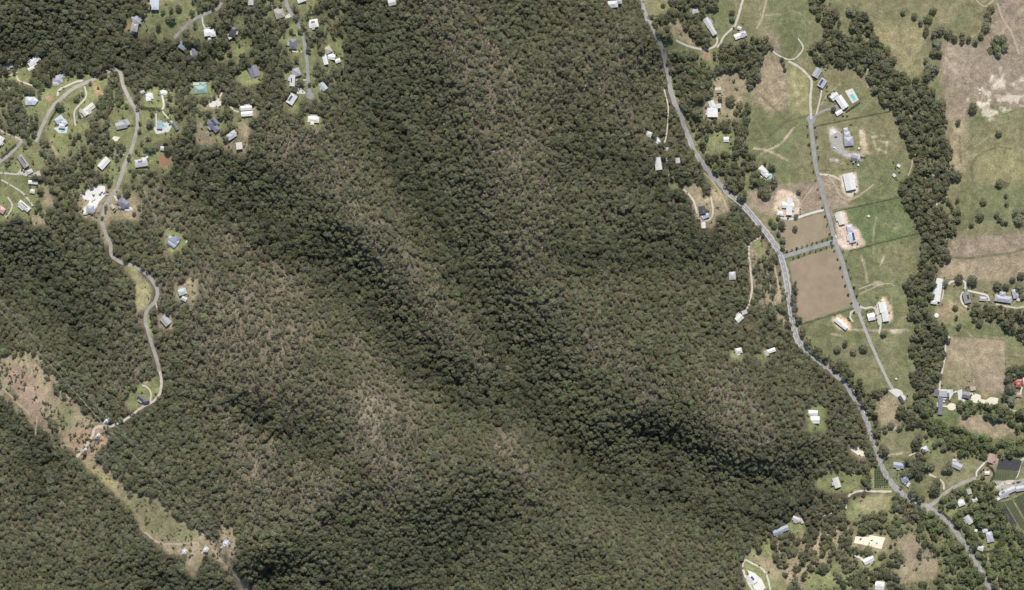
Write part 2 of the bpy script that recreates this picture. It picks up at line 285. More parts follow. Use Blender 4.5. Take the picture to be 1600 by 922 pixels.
BELTS = [   # tree cover east of the highway
 [(1006,18),(1030,25),(1048,15),(1050,0),(1122,0),(1122,15),(1107,28),(1096,40),(1112,65),(1110,82),(1098,76),(1085,60),(1070,45),(1058,32),(1045,35),(1050,60),(1055,88),(1065,80),(1090,85),(1100,96),(1120,102),(1130,110),(1116,122),(1113,140),(1108,155),(1088,160),(1072,166),(1062,160),(1053,140),(1047,112),(1035,70)],
 [(1112,78),(1125,68),(1150,64),(1175,58),(1197,58),(1202,75),(1192,92),(1186,108),(1182,128),(1174,142),(1165,140),(1168,117),(1150,112),(1130,108),(1115,92)],
 [(1068,165),(1098,170),(1098,190),(1125,190),(1148,186),(1155,155),(1168,152),(1172,185),(1168,210),(1166,228),(1164,237),(1176,245),(1178,260),(1163,268),(1160,290),(1166,300),(1166,315),(1158,318),(1142,300),(1122,275),(1107,252),(1090,222),(1078,192)],
 [(1172,256),(1180,262),(1188,285),(1180,292),(1172,280)],[(1198,258),(1208,252),(1216,275),(1212,295),(1205,292),(1205,275)],[(1186,288),(1200,285),(1207,298),(1196,312),(1186,302)],
 [(1258,-10),(1284,-10),(1302,15),(1316,45),(1330,60),(1336,25),(1352,20),(1366,50),(1376,70),(1393,85),(1403,110),(1416,122),(1438,125),(1456,128),(1461,150),(1476,162),(1479,180),(1471,200),(1473,220),(1485,225),(1488,240),(1481,255),(1498,262),(1499,280),(1481,285),(1476,310),(1500,318),(1503,340),(1499,362),(1486,370),(1480,390),(1483,405),(1470,413),(1466,432),(1460,436),(1456,470),(1452,490),(1456,505),(1475,505),(1478,520),(1484,530),(1478,545),(1473,565),(1468,590),(1463,605),(1462,640),(1455,660),(1440,652),(1426,640),(1431,610),(1422,600),(1430,562),(1419,560),(1426,530),(1430,510),(1420,490),(1419,465),(1425,450),(1412,446),(1416,434),(1436,420),(1437,400),(1446,380),(1433,350),(1426,335),(1420,325),(1402,306),(1404,288),(1413,275),(1426,257),(1425,240),(1415,220),(1405,200),(1396,172),(1386,166),(1366,142),(1356,127),(1340,106),(1325,100),(1300,101),(1285,106),(1265,88),(1262,70),(1285,66),(1292,55),(1280,30)],
 [(1512,476),(1530,472),(1545,480),(1570,478),(1600,485),(1600,528),(1585,522),(1565,520),(1560,506),(1545,502),(1520,504)],
 [(1497,626),(1512,629),(1545,629),(1580,640),(1600,648),(1600,676),(1585,667),(1560,657),(1535,648),(1500,648)],
 [(1455,656),(1475,660),(1500,668),(1530,681),(1560,690),(1600,685),(1600,706),(1580,712),(1560,718),(1540,712),(1520,716),(1500,706),(1490,701),(1470,696),(1455,682),(1440,667),(1430,655)],
 [(1236,440),(1243,440),(1248,500),(1262,530),(1300,558),(1322,570),(1332,587),(1347,600),(1352,612),(1367,630),(1370,645),(1374,668),(1377,692),(1384,708),(1380,727),(1371,700),(1363,670),(1356,650),(1345,625),(1325,598),(1300,573),(1272,552),(1252,538),(1240,500)],
 [(1405,632),(1418,629),(1431,650),(1429,666),(1412,670),(1404,655)],[(1355,612),(1375,612),(1388,606),(1388,612),(1366,620)],[(1414,708),(1432,706),(1448,722),(1445,738),(1428,742),(1412,735)],[(1402,752),(1415,758),(1430,765),(1442,780),(1420,786),(1404,768)],[(1450,760),(1462,752),(1466,765),(1460,775),(1450,772)],
 [(1452,792),(1480,768),(1555,748),(1560,768),(1562,790),(1590,830),(1605,835),(1605,925),(1560,925),(1545,900),(1530,870),(1512,842),(1490,812)],[(1422,690),(1440,676),(1455,684),(1460,712),(1444,716),(1428,708)],[(1536,755),(1552,752),(1556,768),(1542,768)],
 [(1390,770),(1412,776),(1436,790),(1455,798),(1482,820),(1500,845),(1520,880),(1538,915),(1540,930),(1200,930),(1160,900),(1180,840),(1240,790),(1320,770),(1360,760)],
 [(1572,575),(1600,570),(1600,592),(1580,592),(1576,620),(1586,640),(1575,640),(1568,610)],[(1578,640),(1600,636),(1600,660),(1590,650)],
]
NOFOREST_EAST = [(1003,-5),(1010,25),(1032,67),(1045,120),(1050,150),(1072,205),(1100,258),(1140,303),(1162,322),(1182,345),(1214,388),(1228,432),(1238,500),(1244,525),(1254,543),(1300,580),(1340,630),(1352,652),(1370,705),(1393,755),(1360,790),(1250,930),(1610,930),(1610,-5)]
SPARSE = [[(1168,375),(1200,380),(1215,400),(1225,440),(1232,510),(1225,520),(1200,480),(1170,480)],[(1385,790),(1420,810),(1470,830),(1520,900),(1530,922),(1400,922),(1380,850)],[(1210,850),(1330,820),(1340,922),(1220,922)],[(0,545),(60,545),(110,615),(130,650),(80,690),(0,620)],[(228,0),(300,0),(300,40),(262,62),(225,50)]]
BROWN = [(RIDGE1[1:7],62,.6),(RIDGE1[6:],50,.4),(RIDGE2[1:],52,.55),([(880,130),(960,110),(970,190)],60,.4),([(230,320),(280,340)],38,.65),([(380,380),(450,430)],65,.6),([(360,490),(400,560),(460,650)],95,.85),([(580,640),(600,700),(610,750)],60,.9),([(400,740),(520,770)],70,.6),([(790,680),(830,760)],40,.55),([(1130,620),(1170,660)],52,.65),([(220,500),(200,580)],50,.45),([(30,770),(80,790)],50,.45),([(820,420),(780,430)],40,.4),([(930,560),(980,580)],50,.3),([(560,540),(640,640)],40,.5),([(250,440),(330,480)],45,.55)]
HEDGEGREEN = [(1475,515,90)]

# ---------------------------------------------------------------- houses and sheds
PAL = dict(white=(.53,.53,.515), cream=(.50,.48,.425), pale=(.38,.38,.385), grey=(.27,.27,.275), taupe=(.24,.225,.215), dark=(.06,.06,.07), slate=(.145,.145,.175), lav=(.33,.33,.37), blue=(.235,.27,.33), paleblue=(.40,.425,.475), teal=(.21,.315,.29), palegreen=(.34,.39,.365), red=(.30,.085,.06), pink=(.38,.25,.215), beige=(.33,.295,.25))
B = [  # label, roof kind, colour, wings (px, py, length, depth, angle down-right), solar cover
 ('pale blue roofed house at the top edge of the hillside','hip','paleblue',[(243,5,20,11,92)],0),
 ('grey roofed long house beside an orange earth patch','hip','grey',[(213,32,13,12,75),(211,43,13,10,100)],0),
 ('tiny pale shed below the grey long house','skillion','pale',[(208,51,6,5,-15)],0),
 ('long white roofed house on the slanting north-west drive','gable','white',[(53,95,20,9,-36)],0),
 ('narrow white shed below the slanting long house','gable','white',[(49,107,10,4.5,-28)],0),
 ('small grey and white outbuilding in dark north-west trees','gable','pale',[(67,85,7,5,-35)],0),
 ('low white roofed house half hidden at the west edge','gable','pale',[(13,103,15,6,-6)],0),
 ('blue grey square house with a bright blue pool','hip','lav',[(90,125,15,13,-18),(87,131,8,7,-18)],0),
 ('white faceted house inside a ring of garden beds','hip','paleblue',[(47,158,13,12,0),(54,158,9,9,40)],0),
 ('cream L shaped house beside a grey turning yard','gable','cream',[(139,170,20,9,-38),(133,176,10,8,52)],0),
 ('white square cottage on a trimmed lawn','hip','white',[(234,151,10,9,-12),(232,155,7,6,-12)],0),
 ('white garage across the drive from the square cottage','hip','white',[(257,145,9,6.5,14)],0),
 ('small pale shed west of the square white cottage','gable','pale',[(223,144,6,4.5,-20)],0),
 ('blue roofed house sunk in trees by upper street','hip','blue',[(286,73,13,9,32)],.3),
 ('dark slate roofed house screened by garden trees','hip','slate',[(305,82,14,9,80)],0),
 ('white house with two wings below upper street','hip','white',[(327,51,15,10,-8),(333,54,8,7,-8)],0),
 ('tiny white hut south of the two winged house','gable','white',[(328,61,5,4,10)],0),
 ('dark roofed house shaded by tall trees near lawn','hip','dark',[(364,50,15,10,-75)],0),
 ('white shed against the dark shaded house','gable','white',[(359,57,8,5.5,60)],0),
 ('pale roofed house cut by top edge above woods','gable','pale',[(392,3,10,8,90)],0),
 ('beige brown hip roofed house beside ridge street','hip','beige',[(437,22,14,13,-18)],0),
 ('large white roof at top edge above mown lawn','hip','white',[(471,-1,13,9,-20)],0),
 ('white square house east of ridge street','hip','white',[(490,37,14,12,-10)],.12),
 ('slate hip roofed house west of ridge street','hip','slate',[(458,69,15,11,92)],0),
 ('dark grey two toned gable house in clearing','gable','slate',[(397,112,17,14,68)],0),
 ('teal roofed house among trees','hip','teal',[(314,140,19,12,-4),(318,133,9,8,0)],0),
 ('white patio roof behind the teal house','skillion','white',[(307,131,9,4,-5)],0),
 ('white narrow house beside the street end','gable','white',[(457,126,17,7.5,93)],.1),
 ('grey hip roofed house north of the narrow white one','hip','grey',[(464,113,12,10,70)],0),
 ('white middle shed in a row of three','gable','white',[(518,89,11,8,8)],0),
 ('long white shed leftmost of the row of three','gable','white',[(508,93,16,6.5,76)],0),
 ('small white shed rightmost of the row of three','gable','white',[(528,95,8,6,-20)],0),
 ('pale brown tiled roof north of the three sheds','hip','beige',[(513,78,10,9,60)],0),
 ('pale lavender gable house opposite the street end','gable','paleblue',[(505,135,13,8.5,52)],0),
 ('white house with dark panels below street end','gable','white',[(456,155,16,11,-58)],.25),
 ('white twin roofed house in scrubby hill clearing','gable','white',[(385,169,17,7,-4),(386,178,17,7,-4)],0),
 ('cream roofed house at the edge of the big forest','hip','cream',[(490,187,17,9,3),(488,193,5,5,0)],0),
 ('bluish white house beside a turquoise pool','hip','paleblue',[(93,187,13,9,-35),(101,192,8,8,-35),(97,197,9,7,5)],0),
 ('grey many gabled house west of hill road bend','gable','grey',[(190,196,17,10,-12),(198,192,9,8,60)],0),
 ('narrow blue roofed house between two white paths','skillion','blue',[(249.5,195,12,8,90)],.4),
 ('slim dark shed at the end of a slanting path','gable','slate',[(274,197,13,4.6,58)],0),
 ('white gable house west of hill road','gable','white',[(163,255,19,10,-48)],0),
 ('grey and white house beside an oval brown dam','hip','pale',[(220,255,17,11,-8),(226,253,8,13,-8)],.1),
 ('small grey shed in hedge above the brown dam','gable','pale',[(254,232,6,6,10)],0),
 ('deep blue roofed house with solar panels','hip','slate',[(333,193,13,15,50),(337,200,12,9,55)],.5),
 ('pale grey roofed house in scrub','hip','pale',[(362,212,14,9,-32),(365,208,7,7,-32)],0),
 ('cream cube house on the scrub edge','skillion','cream',[(374,228,10,9,84)],0),
 ('charcoal long house with pale roof vents','gable','taupe',[(36,252,21,8.5,55)],.35),
 ('pale garage at the foot of the charcoal house','hip','pale',[(47,268,8,6,-25)],0),
 ('white gable roof cut by the left edge','gable','white',[(0,220,14,9,-58)],0),
 ('long white shed on the western lawn','gable','white',[(52,285,14,5,5)],0),
 ('little cream hut under garden trees','hip','cream',[(51,299,7,6,10)],0),
 ('white house with dark solar strip near west edge','gable','white',[(38,322,20,8,40)],.35),
 ('terracotta roof cut by the left edge','hip','pink',[(3,328,10,9,32)],0),
 ('grey hip house beside the concrete works yard','hip','lav',[(141,327,12,11,95)],0),
 ('small white cabin beside the grey works yard house','gable','white',[(134,333,6,4,-10)],0),
 ('slate blue hip house across from concrete works yard','hip','slate',[(192,317,15,13,45),(197,320,9,8,0)],0),
 ('little pale shed beside the bend of hill road','gable','beige',[(176,323,7,5,55)],0),
 ('blue grey solar roofed house alone in forest','gable','blue',[(271,376,17,9,30),(268,382,14,5,35),(276,374,9,9,-60)],.35),
 ('green roofed forest cottage','hip','palegreen',[(285,456,12,9,-18)],0),
 ('pale green shed beside the green forest cottage','gable','palegreen',[(288,467,8,6,30)],0),
 ('grey ribbed gable house east of the gravel bend','gable','grey',[(259,501,15,11,50)],0),
 ('charcoal V shaped house inside the track loop','gable','dark',[(222,623,14,7,40),(229,627,9,6,-10)],0),
 ('grey roof at the top edge of the big forest','gable','pale',[(613,4,12,9,-10)],0),
 ('white and grey house above forest at top middle','hip','pale',[(956,7,18,10,-4),(967,3,8,8,0)],0),
 ('small hip roofed pavilion near the long grey house','hip','pale',[(1086,17,9,8,-14)],0),
 ('long stepped grey house slanting on green lawn','gable','pale',[(1106,36,16,9,58),(1113,48,15,7.5,58)],0),
 ('white half of a pair of farm sheds','gable','white',[(1152,57,9,8,-22)],0),
 ('grey half of a pair of farm sheds','gable','pale',[(1161,54,10,8,-26)],.2),
 ('tiny hut above the pair of farm sheds','gable','pale',[(1155,44,6,5,20)],0),
 ('small beige shed on bare ground by woods','gable','beige',[(1122,141,9,8,-5)],0),
 ('white terraced roof house between highway and woods','gable','white',[(1113,176,14,16,90),(1112,163,11,9,70),(1121,166,7,10,85)],0),
 ('small white box shed in walled pasture','gable','white',[(1134.5,218,8,7.5,0)],0),
 ('upper pale cabin in forest west of highway','hip','pale',[(1014,210,8,8,20)],0),
 ('lower white cabin in forest west of highway','gable','white',[(1027,220,9,7,50)],0),
 ('tiny grey cabin at the top of a forest drive','hip','pale',[(1041,233,6,5.5,10)],0),
 ('white oblong house beside a forest drive','gable','white',[(1028,256,19,10,80)],0),
 ('grey shed across the drive from the oblong house','gable','pale',[(1059,251,8,6.5,85)],0),
 ('white house beside the turquoise pool and paddock','hip','white',[(1192,267,15,10,48),(1197,273,8,7,45)],0),
 ('white cross shaped house on a bare pad','gable','white',[(1233,323,26,9,92),(1231,321,18,8.5,4)],0),
 ('small white shed beside the cross shaped house','hip','white',[(1219,333.5,8,6,10)],0),
 ('charcoal roofed house between two forest drives','gable','dark',[(1097,328,12,10,80)],0),
 ('pale blue annex against the charcoal forest house','gable','paleblue',[(1102,338,11,6,-25)],.3),
 ('narrow white shed below the charcoal forest house','gable','white',[(1099,352,9,6,85)],0),
 ('white faceted house alone in forest west of highway','hip','pale',[(1144,431,12,10,88)],0),
 ('white gable cottage in dense forest','gable','white',[(1155,497,12,9,-42)],0),
 ('pale ruined sheds beside the dense forest cottage','skillion','pale',[(1163,488,8,6,-20)],0),
 ('small white roof beside a grassy forest gap','hip','white',[(1154,548,10,8,-10)],0),
 ('narrow white roof beside a pointed forest gap','gable','white',[(1204,548,15,6,-18)],0),
 ('tan shed under the narrow white forest roof','gable','beige',[(1197,552,9,6,70)],0),
 ('white stepped house on an oval earth pad','gable','white',[(1311,503,14,8,40),(1319,510,10,6.5,40)],0),
 ('square shed with four dark stripes on roof','gable','white',[(1361,495,11,11,-12)],.6),
 ('long white stepped house beside gravel yard','gable','white',[(1379,480,16,11,80),(1383,494,16,10,82)],0),
 ('very long white barn against the creek trees','gable','white',[(1465.5,453,36,10,98),(1459,472,10,6,8)],0),
 ('cream gable shed on pinkish building pad','gable','cream',[(1313,341,20,9,75)],0),
 ('blue white solar house on pinkish building pad','hip','paleblue',[(1331,370,18,11,78),(1328,358,13,9,75)],.4),
 ('big white oblong house inside a looping track','gable','white',[(1327,284,26,16,78)],0),
 ('row of three linked lavender roofs above paddock','hip','lav',[(1321.5,204,8,7,80),(1323.5,211,9,9,80),(1326,221,14,14,85)],0),
 ('dark machinery shed below the linked lavender roofs','gable','slate',[(1334.5,247,10,9,10)],0),
 ('upper white field shelter in green paddock','skillion','white',[(1404,259,5,4,30)],0),
 ('lower white field shelter in green paddock','skillion','white',[(1397,274,5,4,50)],0),
 ('upper lavender shed at the head of estate drive','gable','lav',[(1276.5,114,15,10,-58)],0),
 ('lower solar shed at the head of estate drive','gable','lav',[(1284.5,130,14,10,-58)],.45),
 ('white L shaped house with hedged pool garden','gable','white',[(1304,151,13,9,-35),(1315,160,21,11,55)],0),
 ('white carport below the L shaped house','gable','white',[(1311,176,11,6,-32)],0),
 ('taupe house with white vents inside curving drive','gable','taupe',[(1510,465,17,10,75)],.15),
 ('small white hip shed east of the taupe house','hip','lav',[(1536,467,11,6.5,5)],0),
 ('large lavender hip house in east garden','hip','lav',[(1567,467,26,10,8),(1586,459,14,9,75),(1566,460,8,9,95)],0),
 ('dark shed under creek trees by stable yard','gable','slate',[(1463,614,10,7,102)],0),
 ('white flat roof in stable yard','skillion','pale',[(1473,615,12,9,4)],0),
 ('little dark hut on east side of stable yard','gable','slate',[(1481,617,6,3.5,90)],0),
 ('very long dark stable beside round garden bed','gable','slate',[(1469,634,27,6.5,93)],0),
 ('grey gable house between hedge and tan arena','gable','slate',[(1509,617,11,9.5,14)],0),
 ('beige awning on north side of grey gable house','skillion','beige',[(1520,607,6,8,80)],0),
 ('red tiled house at the right edge','hip','red',[(1590,596,16,6.5,-4),(1591,601,8,8,90)],0),
 ('little pink shed below the red tiled house','hip','pink',[(1592,617,8,6,10)],0),
 ('pale blue cottage in tree nook','hip','paleblue',[(1444.5,702,10,8,-22)],0),
 ('blue grey oblong house beside big round trees','gable','blue',[(1404,727,17,8.5,8)],0),
 ('blue grey square house with white porch','hip','blue',[(1413,748,11,11,-18)],0),
 ('white porch roof in front of the blue square house','skillion','white',[(1419,757,7,4,-60)],0),
 ('lavender gable house on wide south-east lawn','gable','lav',[(1494,727,17,9,25),(1491,720,6,5,5)],0),
 ('faded red barn beside the shade house','gable','pink',[(1548.5,716,14,9.5,108)],0),
 ('small white shed on lawn below red barn','gable','white',[(1542,739,7.5,5,0)],0),
 ('long nursery building with grey roof bays','gable','pale',[(1568,771,15,9,-26),(1580,765,12,8,-24)],.1),
 ('right hand nursery roof beside loading yard','gable','pale',[(1594,763,14,8,-10)],0),
 ('nursery front shelter with white roof','skillion','white',[(1562,778,12,4,-28)],0),
 ('white hip cottage inside hedged garden square','hip','white',[(1501.7,786,10,8,-22)],0),
 ('white garden studio behind hedged cottage','hip','white',[(1523,781,8,6,-25)],0),
 ('pale shed north of the garden studio','gable','pale',[(1514,768,8,6,70)],0),
 ('pale gable house amid lush village gardens','gable','pale',[(1513,812,14,8.5,52)],0),
 ('upper white block of the village garden villa','hip','white',[(1538,827,9,7.5,70)],0),
 ('lower bluish block of the village garden villa','hip','paleblue',[(1546,839,16,10,78)],0),
 ('small white square roof by highway hedge','hip','white',[(1532,856,9,8,20)],0),
 ('tiny white hut in village garden path','gable','white',[(1524.5,829,4,4,10)],0),
 ('white gable house south of sand arena','gable','white',[(1357,875,17,9,-28)],0),
 ('white and dark roofed house at the bottom edge','gable','white',[(1374,915,14,13,5)],.25),
 ('white oblong house in western orchard garden','gable','white',[(1307,754,16,9.5,72)],0),
 ('long slate blue house on forest edge','gable','blue',[(1215,831,15,9,-18),(1225,826,14,8,-20)],0),
 ('pale jumbled sheds above the long slate blue house','gable','pale',[(1244,811,12,7,22),(1252,814,8,4,60)],0),
 ('white roofed house at bottom edge beside oval drive','gable','white',[(1174,905,16,12,52)],.15),
 ('white and grey house alone on wooded spur','gable','white',[(1273,656,14,11,0),(1270,645,14,8,2)],0),
 ('dark shed at the end of the farm lane','gable','dark',[(1408,624,12,5,58)],0),
]

# ---------------------------------------------------------------- rasters: cover, colour
FORESTFLOOR = np.array((.085,.072,.05)); 
C = dict(green=(.135,.143,.073), olive=(.166,.157,.088), dry=(.245,.205,.135), brown=(.235,.188,.138), pinkb=(.236,.190,.143), tan=(.262,.213,.146), earth=(.36,.225,.14), pale=(.46,.40,.32), lush=(.112,.136,.064), rowgreen=(.10,.12,.06))
east = np.zeros((RH, RW)); m, sl_ = fill(NOFOREST_EAST); east[sl_] = m
cover = 1 - east
belt = np.zeros((RH, RW))
for b in BELTS:
    m, s = fill(b, .35); belt[s] = np.maximum(belt[s], m); cover[s] = np.maximum(cover[s], m)
sparse = np.zeros((RH, RW))
for b in SPARSE:
    m, s = fill(b, .8); sparse[s] = np.maximum(sparse[s], m)
sparse = box(sparse, 5)
settle = np.zeros((RH, RW))
for b in [[(0,120),(60,100),(100,110),(190,112),(215,150),(290,130),(400,170),(390,240),(290,230),(262,275),(225,345),(150,350),(120,300),(60,350),(0,350)],[(225,0),(545,0),(545,120),(500,200),(440,170),(440,100),(300,100),(230,60)]]:
    m, s = fill(b, 1.0); settle[s] = np.maximum(settle[s], m)
settle = box(settle, 6)
brown = np.zeros((RH, RW))
for pl, wd, st in BROWN:
    r = pdist(pl, 2.2 * wd)
    if r: d, s = r; brown[s] = np.maximum(brown[s], st * np.exp(-(d / wd) ** 2))
brown = np.clip(brown * (0.25 + 1.35 * fbm(40, 5)) * .85 + (fbm(50, 9) - .5) * .32, 0, 1)
moist_shade = np.zeros((RH, RW))  # gully mask: lusher growth, plus relief shade put into the leaf colour
for pl in GULLY:
    r = pdist(pl, 90)
    if r: d, s = r; moist_shade[s] = np.maximum(moist_shade[s], np.exp(-(d / 34) ** 2))
moist_shade = np.clip(moist_shade * (.4 + 1.1 * fbm(50, 15)), 0, 1); brown = brown * (1 - .8 * moist_shade)
clear = np.zeros((RH, RW))
g0 = fbm(70, 21); g1 = fbm(22, 31); g2 = fbm(7, 41, 3); gq = fbm(11, 141, 4)
col = np.empty((RH, RW, 3))
fl = FORESTFLOOR + brown[..., None] * (np.array((.212,.184,.134)) - FORESTFLOOR)
va = np.array(C['green']); vb = np.array(C['olive'])
mixv = np.clip((g0 - .38) * 3.2 + (g1 - .5) * .8, 0, 1)[..., None]
vcol = va + (vb - va) * mixv
sb = (settle * np.clip(g1 * 1.3, 0, 1))[..., None]; fl = fl * (1 - sb) + np.array((.165,.17,.088)) * sb
sb = (np.clip(sparse * 1.2, 0, 1) * np.clip(.35 + g1, 0, 1))[..., None]; fl = fl * (1 - sb) + np.array(C['dry']) * (.8 + .4*g0[..., None]) * sb
eb = box(east, 2)[..., None]
col = fl * (1 - eb) + vcol * eb
def paint(poly, c, feather=3, warp=.6, amt=1.0, mott=.35):
    r = fill(poly, warp)
    if r is None: return
    m, s = r; m = box(m.astype(float), feather) * amt
    m = np.clip(m * (1 + mott * (g2[s] - .5) * 4 * (1 - m * .75)), 0, 1)[..., None]
    col[s] = col[s] * (1 - m) + np.array(c) * m
def stroke(pl, wd, c, amt=.8, rough=False):
    r = pdist(pl, wd + 8)
    if r is None: return
    d, s = r; m = (np.clip(1.2 - d / wd, 0, 1) * amt * (.5 + g2[s]))[..., None]
    if rough: m = m * np.clip((gq[s] - .47) * 9, 0, 1)[..., None] * 1.3
    m = np.clip(m, 0, 1); col[s] = col[s] * (1 - m) + np.array(c) * m
# valley paddocks
paint([(1300,-5),(1465,-5),(1450,60),(1450,125),(1400,105),(1370,50)],C['olive'],6); paint([(1320,40),(1440,40),(1440,110),(1400,110)],(.25,.215,.12),14,amt=.6)
paint([(1455,-5),(1610,-5),(1610,60),(1470,60)],C['olive'],8); paint([(1472,30),(1510,10),(1520,35),(1480,50)],C['green'],8,amt=.8); paint([(1480,10),(1500,0),(1480,45),(1455,30)],C['dry'],6,amt=.5)
paint([(1478,66),(1535,70),(1560,0),(1610,-5),(1610,180),(1480,140),(1465,110)],C['pinkb'],7); paint([(1470,70),(1525,72),(1530,110),(1475,110)],(.27,.225,.165),6,amt=.8)
paint([(1470,140),(1520,145),(1525,180),(1480,190)],C['brown'],7); paint([(1500,205),(1610,165),(1610,345),(1490,345),(1480,260)],C['olive'],5); paint([(1520,235),(1600,230),(1610,285),(1525,285)],(.22,.20,.105),8); paint([(1480,200),(1508,185),(1510,260),(1485,275)],(.27,.22,.145),8)
paint([(1500,290),(1610,290),(1610,350),(1500,350)],C['green'],8); paint([(1500,345),(1610,345),(1610,362),(1495,368)],C['olive'],6)
paint([(1484,372),(1605,362),(1610,392),(1560,400),(1480,405)],C['brown'],5); paint([(1470,408),(1550,402),(1610,394),(1610,440),(1465,438)],C['tan'],4)
paint([(1462,440),(1610,440),(1610,490),(1465,500)],C['olive'],5); paint([(1466,470),(1500,476),(1490,500),(1466,505)],(.27,.215,.135),6)
paint([(1475,500),(1560,506),(1600,530),(1600,545),(1480,530)],C['green'],5); paint([(1482,525),(1572,530),(1570,615),(1472,600),(1478,560)],C['tan'],4,.2); paint([(1476,560),(1530,580),(1510,605),(1470,605)],C['olive'],14,amt=.7); paint([(1535,580),(1568,580),(1566,615),(1530,610)],C['pinkb'],7,amt=.7)
paint([(1498,648),(1535,650),(1585,668),(1592,682),(1560,685),(1500,668)],C['tan'],4); paint([(1465,640),(1498,645),(1498,668),(1465,655)],C['lush'],4)
paint([(1205,-5),(1280,-5),(1275,30),(1262,70),(1265,90),(1240,95),(1225,90),(1200,60)],C['green'],5); paint([(1140,-5),(1200,-5),(1185,45),(1150,45)],C['olive'],5)
paint([(1120,15),(1145,0),(1150,40),(1135,60),(1118,55)],C['green'],4); paint([(1196,45),(1215,55),(1220,75),(1215,95),(1200,85),(1190,60)],C['pinkb'],5,amt=.7)
paint([(1170,140),(1230,150),(1262,190),(1270,280),(1225,290),(1180,280),(1165,230)],C['green'],6); paint([(1235,100),(1265,125),(1264,180),(1230,190)],(.27,.25,.13),6,amt=.8); paint([(1245,220),(1270,220),(1278,280),(1250,280)],C['olive'],8)
paint([(1165,300),(1215,290),(1275,282),(1290,330),(1220,342),(1170,325)],C['brown'],3,.3); paint([(1265,300),(1300,345),(1335,312),(1300,275),(1280,275)],C['brown'],6)
paint([(1275,190),(1390,172),(1425,250),(1405,300),(1280,265)],C['olive'],4); paint([(1330,250),(1420,240),(1405,305),(1340,320)],C['green'],8); paint([(1290,100),(1345,108),(1390,170),(1290,195),(1280,160)],C['olive'],4); paint([(1330,130),(1370,150),(1385,172),(1330,180)],C['green'],8,amt=.6)
paint([(1302,330),(1405,309),(1440,372),(1330,392)],C['lush'],3,.2); paint([(1360,335),(1410,330),(1420,360),(1370,370)],C['green'],10,amt=.6); paint([(1315,400),(1435,364),(1432,420),(1415,460),(1395,530),(1350,490)],C['green'],4,.3); paint([(1370,390),(1430,380),(1415,440),(1375,430)],C['olive'],10,amt=.8)
paint([(1250,510),(1340,480),(1395,600),(1360,612),(1290,560)],C['green'],4); paint([(1300,540),(1350,530),(1385,590),(1350,600)],C['olive'],8,amt=.8); paint([(1345,490),(1395,510),(1425,540),(1425,610),(1408,612)],C['green'],4); paint([(1368,520),(1400,530),(1400,600),(1385,575)],C['olive'],6,amt=.7)
paint([(1370,612),(1402,618),(1405,662),(1375,665)],C['dry'],3); paint([(1376,670),(1450,668),(1440,690),(1420,712),(1385,715)],C['olive'],4); paint([(1395,672),(1430,675),(1415,700)],C['green'],8,amt=.7); paint([(1455,700),(1500,705),(1555,715),(1550,750),(1500,755),(1478,765),(1452,735)],C['olive'],4); paint([(1535,725),(1552,720),(1552,750),(1532,745)],C['lush'],4)
paint([(1178,92),(1200,86),(1232,100),(1228,170),(1205,178),(1176,160)],C['tan'],5,.3)
for p in LAWN: paint(p, (.168,.178,.084), 3, .5); clear_ = fill(p, .5); clear[clear_[1]] = np.maximum(clear[clear_[1]], box(clear_[0].astype(float), 3) > .22)
for p in CLEAR_DRY: paint(p, C['dry'], 3, .5); clear_ = fill(p, .7); clear[clear_[1]] = np.maximum(clear[clear_[1]], box(clear_[0].astype(float), 3) > .22)
paint([(98,685),(130,664),(172,672),(168,692),(150,706),(140,724),(122,716)],(.285,.205,.140),4); paint([(0,570),(40,575),(70,620),(70,660),(50,660),(25,612)],(.262,.197,.145),5); paint([(95,620),(120,645),(100,680),(90,660)],C['olive'],5); paint([(180,755),(245,778),(310,832),(300,848),(240,845)],C['olive'],7); paint([(130,720),(165,740),(190,770),(160,755)],(.26,.235,.12),4)
paint([(1164,862),(1190,868),(1222,892),(1220,915),(1205,900)],C['dry'],5); paint([(1340,782),(1390,772),(1385,792),(1345,800)],C['dry'],7,amt=.6); paint([(1395,852),(1440,834),(1460,850),(1465,885),(1400,880)],C['brown'],8,amt=.6)
paint([(205,415),(236,450),(230,470),(212,488),(212,450)],(.29,.27,.14),4); paint([(186,408),(214,420),(205,424)],(.30,.33,.10),3); paint([(229,490),(236,505),(238,528),(233,520)],(.28,.34,.10),2)
for p in EARTH: paint(p, C['earth'], 2, .4, .8)
# rocky wash and worn tracks
for pl, wd in [([(1520,158),(1540,147),(1560,142),(1580,132),(1600,128)],4),([(1518,158),(1540,160),(1570,165)],3),([(1510,165),(1500,178)],1.6),([(1540,175),(1560,172),(1590,160)],3),([(1575,150),(1600,162)],3),([(1530,148),(1545,125),(1562,108)],2),([(1560,130),(1572,118)],3),([(1535,165),(1545,182)],3),([(1555,158),(1600,150)],2)]:
    stroke(pl, wd * 2.6, C['pale'], .8, True)
for pl in [[(1465,300),(1463,320),(1460,330)],[(1474,345),(1470,365),(1466,385)],[(1455,268),(1458,275)],[(1352,92),(1356,108)],[(1436,335),(1440,340)]]: stroke(pl, 2.6, C['pale'], .95)
stroke([(1465,300),(1462,318)], 5.5, C['pale'], .95)
for pl in [[(1480,402),(1510,404),(1540,400),(1580,395),(1605,388)],[(1520,285),(1518,260),(1525,245),(1545,235),(1560,229),(1580,233)],[(1190,150),(1230,190),(1265,180)],[(1168,220),(1200,215),(1240,180)],[(1500,215),(1500,240),(1502,255)]]: stroke(pl, 2.2, (.10,.10,.055), .75)
